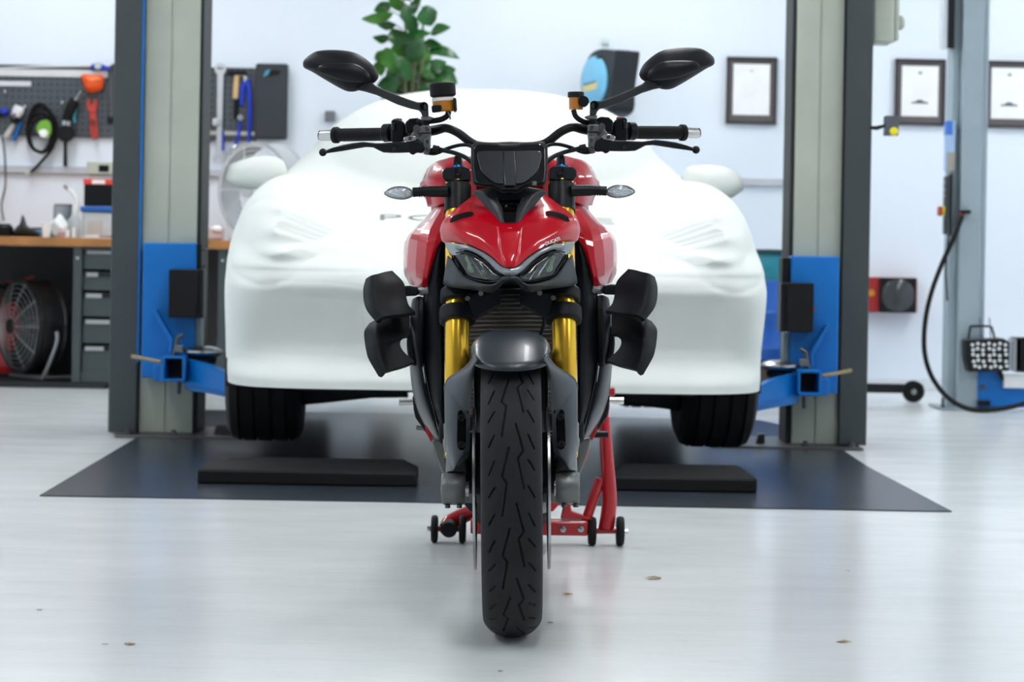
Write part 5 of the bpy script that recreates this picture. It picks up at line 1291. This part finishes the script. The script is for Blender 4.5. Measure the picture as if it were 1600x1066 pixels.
for k,(bx,tx,tz) in enumerate(((-.03,-.05,WZ(630,-8,D0)),(.03,.06,WZ(664,10,D0)),(0,.0,WZ(645,40,D0)))):
    st=[Vector((bx,0,zs)),Vector((bx*1.5+.02,.01,(zs+tz)/2)),Vector((tx,0,tz))]
    obj('stem', tube(st,[.011,.009,.005],8,smooth=4), STEM, o)
bm=bmesh.new()
for c in tips:
    b=Vector((.0 if abs(c.x)<.08 else c.x*.25,0,max(zs,c.z-.06))); tube([b,(b+c)/2+Vector((0,0,.01)),c],.003,5,bm)
obj('leaf_stalk', bm, STEM, o)
# small box on the wall
wallbox('wall_socket',509,174,524,190,.05,mat('socket_grey',(.16,.17,.19),.5),'small grey socket box on the wall left of the plant','socket')
# ================================================================ hose reel
c=W(940,118,14.2)
o=thing('hose_reel','black wall hose reel with a light blue round side disc','hose reel',(c.x,YW-.35,c.z))
yaw=math.radians(-52)
DR=YW-.35
def q(px,py,dd=0):
    w=W(px,py,DR+dd); return Vector((w.x-c.x,dd,w.z-c.z))
R0=.145
disc=q(927,127,-.02)
sc=lambda v:v
# drum with its axis turned towards the camera's left
ax=Vector((-math.sin(math.radians(62)),-math.cos(math.radians(62)),0)); 
Mr=Matrix.Rotation(math.radians(62),3,'Z').to_3x3()
Mr=Matrix(((-ax.y,ax.x*-1,0),(ax.x*1,-ax.y,0),(0,0,1)))
Mr=Matrix.Rotation(-math.radians(62),3,'Z')
obj('side_disc', lathe([(0,-.012),(R0*.9,-.010),(R0,.0),(R0,.015),(0,.015)],disc,axis='Y',seg=40,M=Mr), SKYB, o, label='light blue side disc')
hs=[(-.16,-.05),(-.14,.08),(-.06,.165),(.06,.185),(.20,.165),(.235,.15),(.19,-.05),(.18,-.17),(.06,-.21),(-.08,-.19),(-.14,-.13)]
nrm=Mr@Vector((0,1,0)); tx=Mr@Vector((1,0,0))
base=disc+nrm*.012
P=[base+tx*a+Vector((0,0,b)) for a,b in cr([(a,b,0) for a,b in hs],3,closed=True) and [(v.x,v.y) for v in cr([(a,b,0) for a,b in hs],3,closed=True)]]
obj('housing', prism(P,nrm*.16), mat('reel_black',(.014,.018,.022),.4), o, bevel=.008, bseg=3)
obj('reel_label', prism([disc-nrm*.0135+tx*a+Vector((0,0,b)) for a,b in ((-.10,-.06),(.06,-.045),(.06,-.008),(-.10,-.02))],nrm*.002), mat('label_yellow',(.75,.65,.25),.5), o, smooth=False)
obj('label_stripe', prism([disc-nrm*.0138+tx*a+Vector((0,0,b)) for a,b in ((-.09,-.012),(.05,.0),(.05,-.010),(-.09,-.023))],nrm*.002), mat('label_navy',(.02,.06,.3),.5), o, smooth=False)
obj('wall_bracket', box2((-.03,.08,-.1),(.05,.347,.06)), DSTL, o, bevel=.004)
obj('guide_arm', prism([q(a,b,-.09) for a,b in ((958,100),(965,101),(967,120),(964,150),(958,150))],Vector((0,.05,0))), mat('arm_slate',(.10,.125,.14),.4), o, bevel=.004)
obj('top_flange', prism([q(a,b,-.08) for a,b in ((930,90),(942,86),(960,86),(978,90),(976,98),(945,96))],Vector((0,.12,0))), GRYD, o, bevel=.004)
# hook mark above: small pale green fixture
o=wallbox('wall_hook',940,60,952,69,.03,mat('hook_pale',(.62,.75,.70),.5),'tiny pale green hook on the wall above the hose reel','hook')
# ================================================================ picture frames
def picture(px0,py0,px1,py1,label,ink):
    a,b=W(px0,py0,YW),W(px1,py1,YW); w,h=(b.x-a.x),(a.z-b.z)
    o=thing('picture_frame',label,'framed picture',((a.x+b.x)/2,YW-.002,b.z),rot=(0,math.radians(.2),0))
    t=.017
    bm=bmesh.new()
    for x0,x1,z0,z1 in ((-w/2,w/2,0,t),(-w/2,w/2,h-t,h),(-w/2,-w/2+t,t,h-t),(w/2-t,w/2,t,h-t)): box2((x0,-.028,z0),(x1,0,z1),bm)
    obj('frame', bm, FRAME, o, bevel=.002, smooth=False)
    obj('mount', box2((-w/2+t,-.012,t),(w/2-t,-.001,h-t)), MOUNT, o)
    m=.030
    obj('print', box2((-w/2+t+m*.8,-.0135,t+m*1.25),(w/2-t-m*.8,-.012,h-t-m*.8)), PAPER, o)
    bm=bmesh.new()
    box((0,-.0138,h-t-m-.035),(.02,.001,.012),bm)
    if ink:
        prism([Vector((x,-.0142,.13+z)) for x,z in ((-.05,0),(.05,0),(.05,.008),(.025,.012),(.012,.022),(-.012,.022),(-.028,.010),(-.05,.007))],Vector((0,.0006,0)),bm)
    obj('print_ink', bm, mat('ink_grey',(.10,.12,.13) if ink else (.5,.5,.5),.6) if ink else mat('ink_pale',(.6,.6,.6),.6), o, smooth=False)
picture(1135,89,1212,195,'dark framed white sheet on the wall left of the right lift post',False)
picture(1398,92,1475,197,'dark framed white sheet with a small grey motif, between the two right columns',True)
picture(1538,95,1614,201,'dark framed white sheet cut by the right edge of the photo',True)
# ================================================================ right background
# blue drum by the wall
p=W(1168,600,13.7)
o=thing('plastic_drum','blue plastic drum with a teal upper half standing behind the right lift arm','drum',(p.x,13.75,0))
zt1=WZ(1210,390,13.7)
obj('base_pallet', box((0,0,.09),(.60,.60,.17)), mat('pallet_brown',(.05,.035,.03),.7), o, bevel=.01)
obj('body', lathe([(0,.18),(.24,.18),(.265,.2),(.27,.25),(.275,.26),(.27,.27),(.27,.45),(.276,.46),(.27,.47),(.27,.62),(.26,.64),(0,.64)],seg=48), BLUD, o)
obj('upper_part', lathe([(0,.64),(.26,.64),(.27,.66),(.27,.74),(.25,zt1-.02),(0,zt1-.02)],seg=48), TEAL, o, label='teal upper part')
obj('lid', lathe([(0,zt1-.02),(.275,zt1-.02),(.275,zt1),(0,zt1)],seg=48), mat('lid_dark',(.03,.05,.06),.4), o)
# work light on the wall
p=W(1398,488,YW)
o=thing('work_light','square black work light with a red back beside the right lift post','work light',(p.x,YW-.12,p.z))
w2=30*14.3/F; h2=55*14.3/F
obj('case', box2((-w2-.085,.0,0),(w2,.1,h2)), mat('case_red',(.36,.02,.02),.4), o, bevel=.008)
obj('front_panel', box2((-w2,-.03,.0),(w2-.01,.0,h2)), BLK, o, bevel=.006)
obj('lamp_glass', lathe([(0,-.006),(w2*.8,-.004),(w2*.86,0),(0,0)],(-.004,-.03,h2/2),axis='Y',seg=40), mat('lamp_dark_glass',(.05,.055,.06),.15), o)
obj('wall_plate', box2((-.05,.1,h2*.3),(.05,.119,h2*.7)), BLK, o)
bm=lathe([(0,-.0),(.02,-.0),(.02,.003),(0,.003)],(-w2-.045,-.003,h2*.55),axis='Y',seg=20)
obj('yellow_sticker', bm, mat('sticker_amber',(.6,.25,.02),.5), o)
# creeper bar with wheel
d=F*H/(628-PY-(1400-PX)*math.sin(ROLL))
p=W(1400,628,d)
o=thing('floor_creeper','low black bar ending in a black wheel on the floor right of the right post','trolley',(p.x,d,0))
def q(px,py,dd=0):
    w=W(px,py,d+dd); return Vector((w.x-p.x,dd,w.z))
obj('bar', box2(q(1310,613,-.02),q(1424,600,.03)), GRYD, o, bevel=.008)
cw=q(1427,612,-.03); r=min(cw.z,.068)
wl=obj('wheel', lathe([(0,-.02),(r*.75,-.02),(r,-.012),(r,.012),(r*.75,.02),(0,.02)],cw,axis='Y',seg=36), RUBB, o)
obj('wheel_bolt', lathe([(0,-.03),(.012,-.03),(.016,-.02),(0,-.02)],cw,axis='Y',seg=18), SILV, wl)
obj('wheel_guard', prism([q(a,b,.0) for a,b in ((1415,598),(1432,597),(1443,602),(1442,616),(1436,612),(1425,604))],Vector((0,.02,0))), BLK, o, bevel=.003)
c0=q(1318,612,.02)
obj('wheel', lathe([(0,-.02),(r*.75,-.02),(r,-.012),(r,.012),(r*.75,.02),(0,.02)],Vector((c0.x,.02,r)),axis='Y',seg=36), RUBB, o)
# second lift column far right
DC=12.55
p=W(1510,637,DC)
o=thing('lift_column','pale grey blue lift column at the right, with a black hose fixed to it','car lift',(p.x,DC,0))
def q(px,py,dd=0):
    w=W(px,py,DC+dd); return Vector((w.x-p.x,dd,w.z))
xa,xb,xc,xd=[q(v,637).x for v in (1481,1494,1527,1536)]
bm=box2((xb,-.02,0),(xc,.22,3.2)); box2((xc,-.0,0),(xd,.2,3.2),bm); box2((xa,.04,0),(xb,.2,3.2),bm)
obj('column', bm, LIFTP, o, bevel=.006, smooth=False)
obj('side_panel', box2(q(1490,332,-.02),(q(1489,332).x-.085,-.0,3.1)), mat('panel_pale',(.40,.47,.51),.5), o, bevel=.003) if False else None
obj('hose_outlet', box(q(1508,331,-.05),(.05,.06,.018)), BLK, o, bevel=.003)
obj('hose_ferrule', cyl(q(1504,333,-.05),q(1502,340,-.05),.013,12), mat('ferrule_red',(.3,.03,.03),.4), o)
obj('foot_plate', box2((xa-.05,-.06,0),(xd+.1,.3,.012)), LIFTP, o, bevel=.003)
obj('anchor_bolt', lathe([(.012,0),(.012,.012),(.007,.013),(.007,.05),(0,.05)],(xa-.03,-.02,.012),seg=6), DSTL, o)
o2=thing('hydraulic_hose','thick black hose sagging from the column down to the floor at the right','hose',(p.x,DC-.1,0))
def q2(px,py,dd=0):
    w=W(px,py,DC-.1+dd); return Vector((w.x-p.x,dd,w.z))
obj('hose', tube([q2(1503,338,.04),q2(1490,372,.0),q2(1472,412),q2(1456,455),q2(1446,500),q2(1444,545),q2(1452,580),q2(1467,606),q2(1488,627,-.05),q2(1515,639.5,-.12),q2(1548,641,-.15),q2(1580,636,-.12),q2(1612,627,-.08)],.0125,14,smooth=6), RUBB, o2)
# control pendant
o3=thing('control_box','slim black control box with a yellow and red button beside the grey column','control box',tuple(W(1480,372,DC-.02)))
b0=W(1480,372,DC-.02)
def q3(px,py,dd=0): return W(px,py,DC-.02+dd)-b0
obj('case', box2(q3(1487,368,0),q3(1480,273,.1)), BLK, o3, bevel=.004)
obj('key_strip', box2(q3(1479.5,366,.005),q3(1474,276,.09)), GRYD, o3, bevel=.004)
for py in (285,297,306): obj('key', box(q3(1476,py,-.0),(.01,.015,.012)), mat('key_grey',(.25,.27,.3),.4), o3, bevel=.002)
obj('button_collar', lathe([(0,0),(.022,0),(.03,.02),(0,.02)],q3(1472,330,.05),axis='X',seg=20), YEL, o3, label='yellow collar')
obj('stop_button', lathe([(0,-.012),(.024,-.010),(.026,.008),(0,.008)],q3(1468.5,330,.05),axis='X',seg=20), mat('button_red',(.45,.06,.02),.4), o3, label='red stop button')
obj('cable', tube([q3(1482,368,.05),q3(1478,420,.05),q3(1480,470,.06)],.005,8,smooth=3), RUBB, o3)
o4=thing('posted_notice','narrow blue and white notice strip on the left side of the grey column','notice',tuple(W(1485,270,DC)))
b0=W(1485,270,DC)
def q4(px,py,dd=0): return W(px,py,DC+dd)-b0
obj('notice', box2(q4(1480,189,.0),q4(1487,268,.08)), mat('notice_blue',(.35,.5,.75),.5), o4)
obj('blue_band', box2(q4(1479.5,189,-.001),q4(1484,212,.08)), mat('band_blue',(.05,.18,.6),.5), o4)
obj('lower_band', box2(q4(1480,238,-.002),q4(1487,268,.08)), mat('band_tan',(.35,.33,.28),.5), o4)
o5=thing('cable_tray','white and black vertical tray at the top left of the grey column','cable tray',tuple(W(1482,78,DC)))
b0=W(1482,78,DC)
def q5(px,py,dd=0): return W(px,py,DC+dd)-b0
obj('tray', box2(q5(1473,-40,.0),q5(1482,78,.08)), mat('tray_white',(.62,.68,.72),.4), o5, bevel=.003)
obj('rubber_edge', box2(q5(1482.5,-40,-.01),q5(1488,77,.05)), BLK, o5, bevel=.003)
# blue base of the second lift and black perforated box
o6=thing('lift_base','blue steel lift carriage low beside the grey column at the right edge','lift carriage',(W(1565,637,DC).x,DC,0))
b0=Vector((W(1565,637,DC).x,DC,0))
def q6(px,py,dd=0):
    w=W(px,py,DC+dd); return Vector((w.x-b0.x,dd,w.z))
B0=[(1528,581),(1562,581),(1570,598),(1620,600),(1620,638),(1528,636)]
P=[q6(a,b,-.03) for a,b in B0]
for v in P: v.z=max(v.z,.006)
obj('plate', prism(P,Vector((0,.14,0))), LIFTB, o6, bevel=.004)
obj('white_block', box2(q6(1569,585,-.07),q6(1625,607,-.035)), WHT, o6, bevel=.004)
obj('bolt', lathe([(0,-.012),(.014,-.012),(.016,0),(0,0)],q6(1536,606,-.03),axis='Y',seg=6), DSTL, o6)
obj('catch', box2(q6(1528,626,-.06),q6(1546,633,-.03)), BLK, o6, bevel=.003)
obj('strut', prism([q6(a,b,-.06) for a,b in ((1558,580),(1566,580),(1570,594),(1566,596))],Vector((0,.03,0))), BLK, o6)
o7=thing('turntable_plate','black plate pierced with white round holes resting on the blue carriage','turntable',tuple(W(1545,582,DC-.12)))
b0=W(1545,582,DC-.12)
def q7(px,py,dd=0): return W(px,py,DC-.12+dd)-b0
obj('plate', prism([q7(a,b,0) for a,b in ((1508,532),(1568,529),(1578,535),(1577,580),(1514,581),(1509,560))],Vector((0,.16,0))), BLK, o7, bevel=.004)
rowsx=[(1518,1574,7,537,1),(1519,1574,7,545,1),(1519,1575,7,554,1),(1520,1575,7,563,1),(1522,1576,7,572,1)]
for x0,x1,n,py,_ in rowsx:
    for k in range(n):
        px=x0+(x1-x0)*k/6*.92+(1.5 if (k*py)%3==0 else 0)
        obj('hole_disc', lathe([(0,-.0025),(.0085,-.0025),(.0085,0),(0,0)],q7(px,py+(2 if (k+py)%2 else 0),-.0005),axis='Y',seg=14), mat('hole_white',(.75,.78,.8),.5), o7)
obj('handle', tube([q7(1513,530,.05),q7(1516,513,.05),q7(1519,510,.05),q7(1546,510,.05),q7(1550,514,.05),q7(1554,528,.05)],.006,8,smooth=2), BLK, o7)
for px in (1533,1548): obj('rod', cyl(q7(px,528,.03),q7(px-2,497,.03),.003,6), DSTL, o7)
o8=thing('rubber_block','black ribbed rubber block beside the pierced plate at the right edge','rubber block',tuple(W(1592,584,DC-.1)))
b0=W(1592,584,DC-.1)
def q8(px,py,dd=0): return W(px,py,DC-.1+dd)-b0
obj('block', box2(q8(1586,582,0),q8(1620,527,.14)), RUBB, o8, bevel=.006)
obj('steel_edge', box2(q8(1583,581,.0),q8(1585.5,528,.14)), STEEL, o8)
obj('rib', box2(q8(1594,581,-.006),q8(1598,528,.0)), BLK, o8)
# ================================================================ world, lights, camera
w=bpy.data.worlds.new('World'); bpy.context.scene.world=w; w.use_nodes=True
nt=w.node_tree; bg=nt.nodes['Background']; bg.inputs[0].default_value=(.88,.94,1,1); bg.inputs[1].default_value=.22
cam=bpy.data.cameras.new('Camera'); co=bpy.data.objects.new('Camera',cam); COL.objects.link(co)
cam.sensor_width=36; cam.lens=F*36/1600; cam.shift_y=-(533-PY)/1600; cam.clip_start=.05
co.location=(0,0,H)
# camera turned anticlockwise about its own axis, so the room reads slightly clockwise
co.rotation_euler=(Matrix.Rotation(PI/2,3,'X')@Matrix.Rotation(ROLL,3,'Z')).to_euler()
cam.dof.use_dof=True; cam.dof.focus_distance=4.95; cam.dof.aperture_fstop=7.0; cam.dof.aperture_blades=9
sc=bpy.context.scene; sc.camera=co
sc.view_settings.view_transform='Standard'; sc.view_settings.look='None'; sc.view_settings.gamma=1; sc.view_settings.use_curve_mapping=False
sc.view_settings.exposure=.92
sc.cycles.max_bounces=8; sc.cycles.diffuse_bounces=4; sc.cycles.glossy_bounces=4; sc.cycles.transmission_bounces=6; sc.cycles.transparent_max_bounces=10
sc.cycles.use_denoising=True; sc.cycles.caustics_reflective=False; sc.cycles.caustics_refractive=False
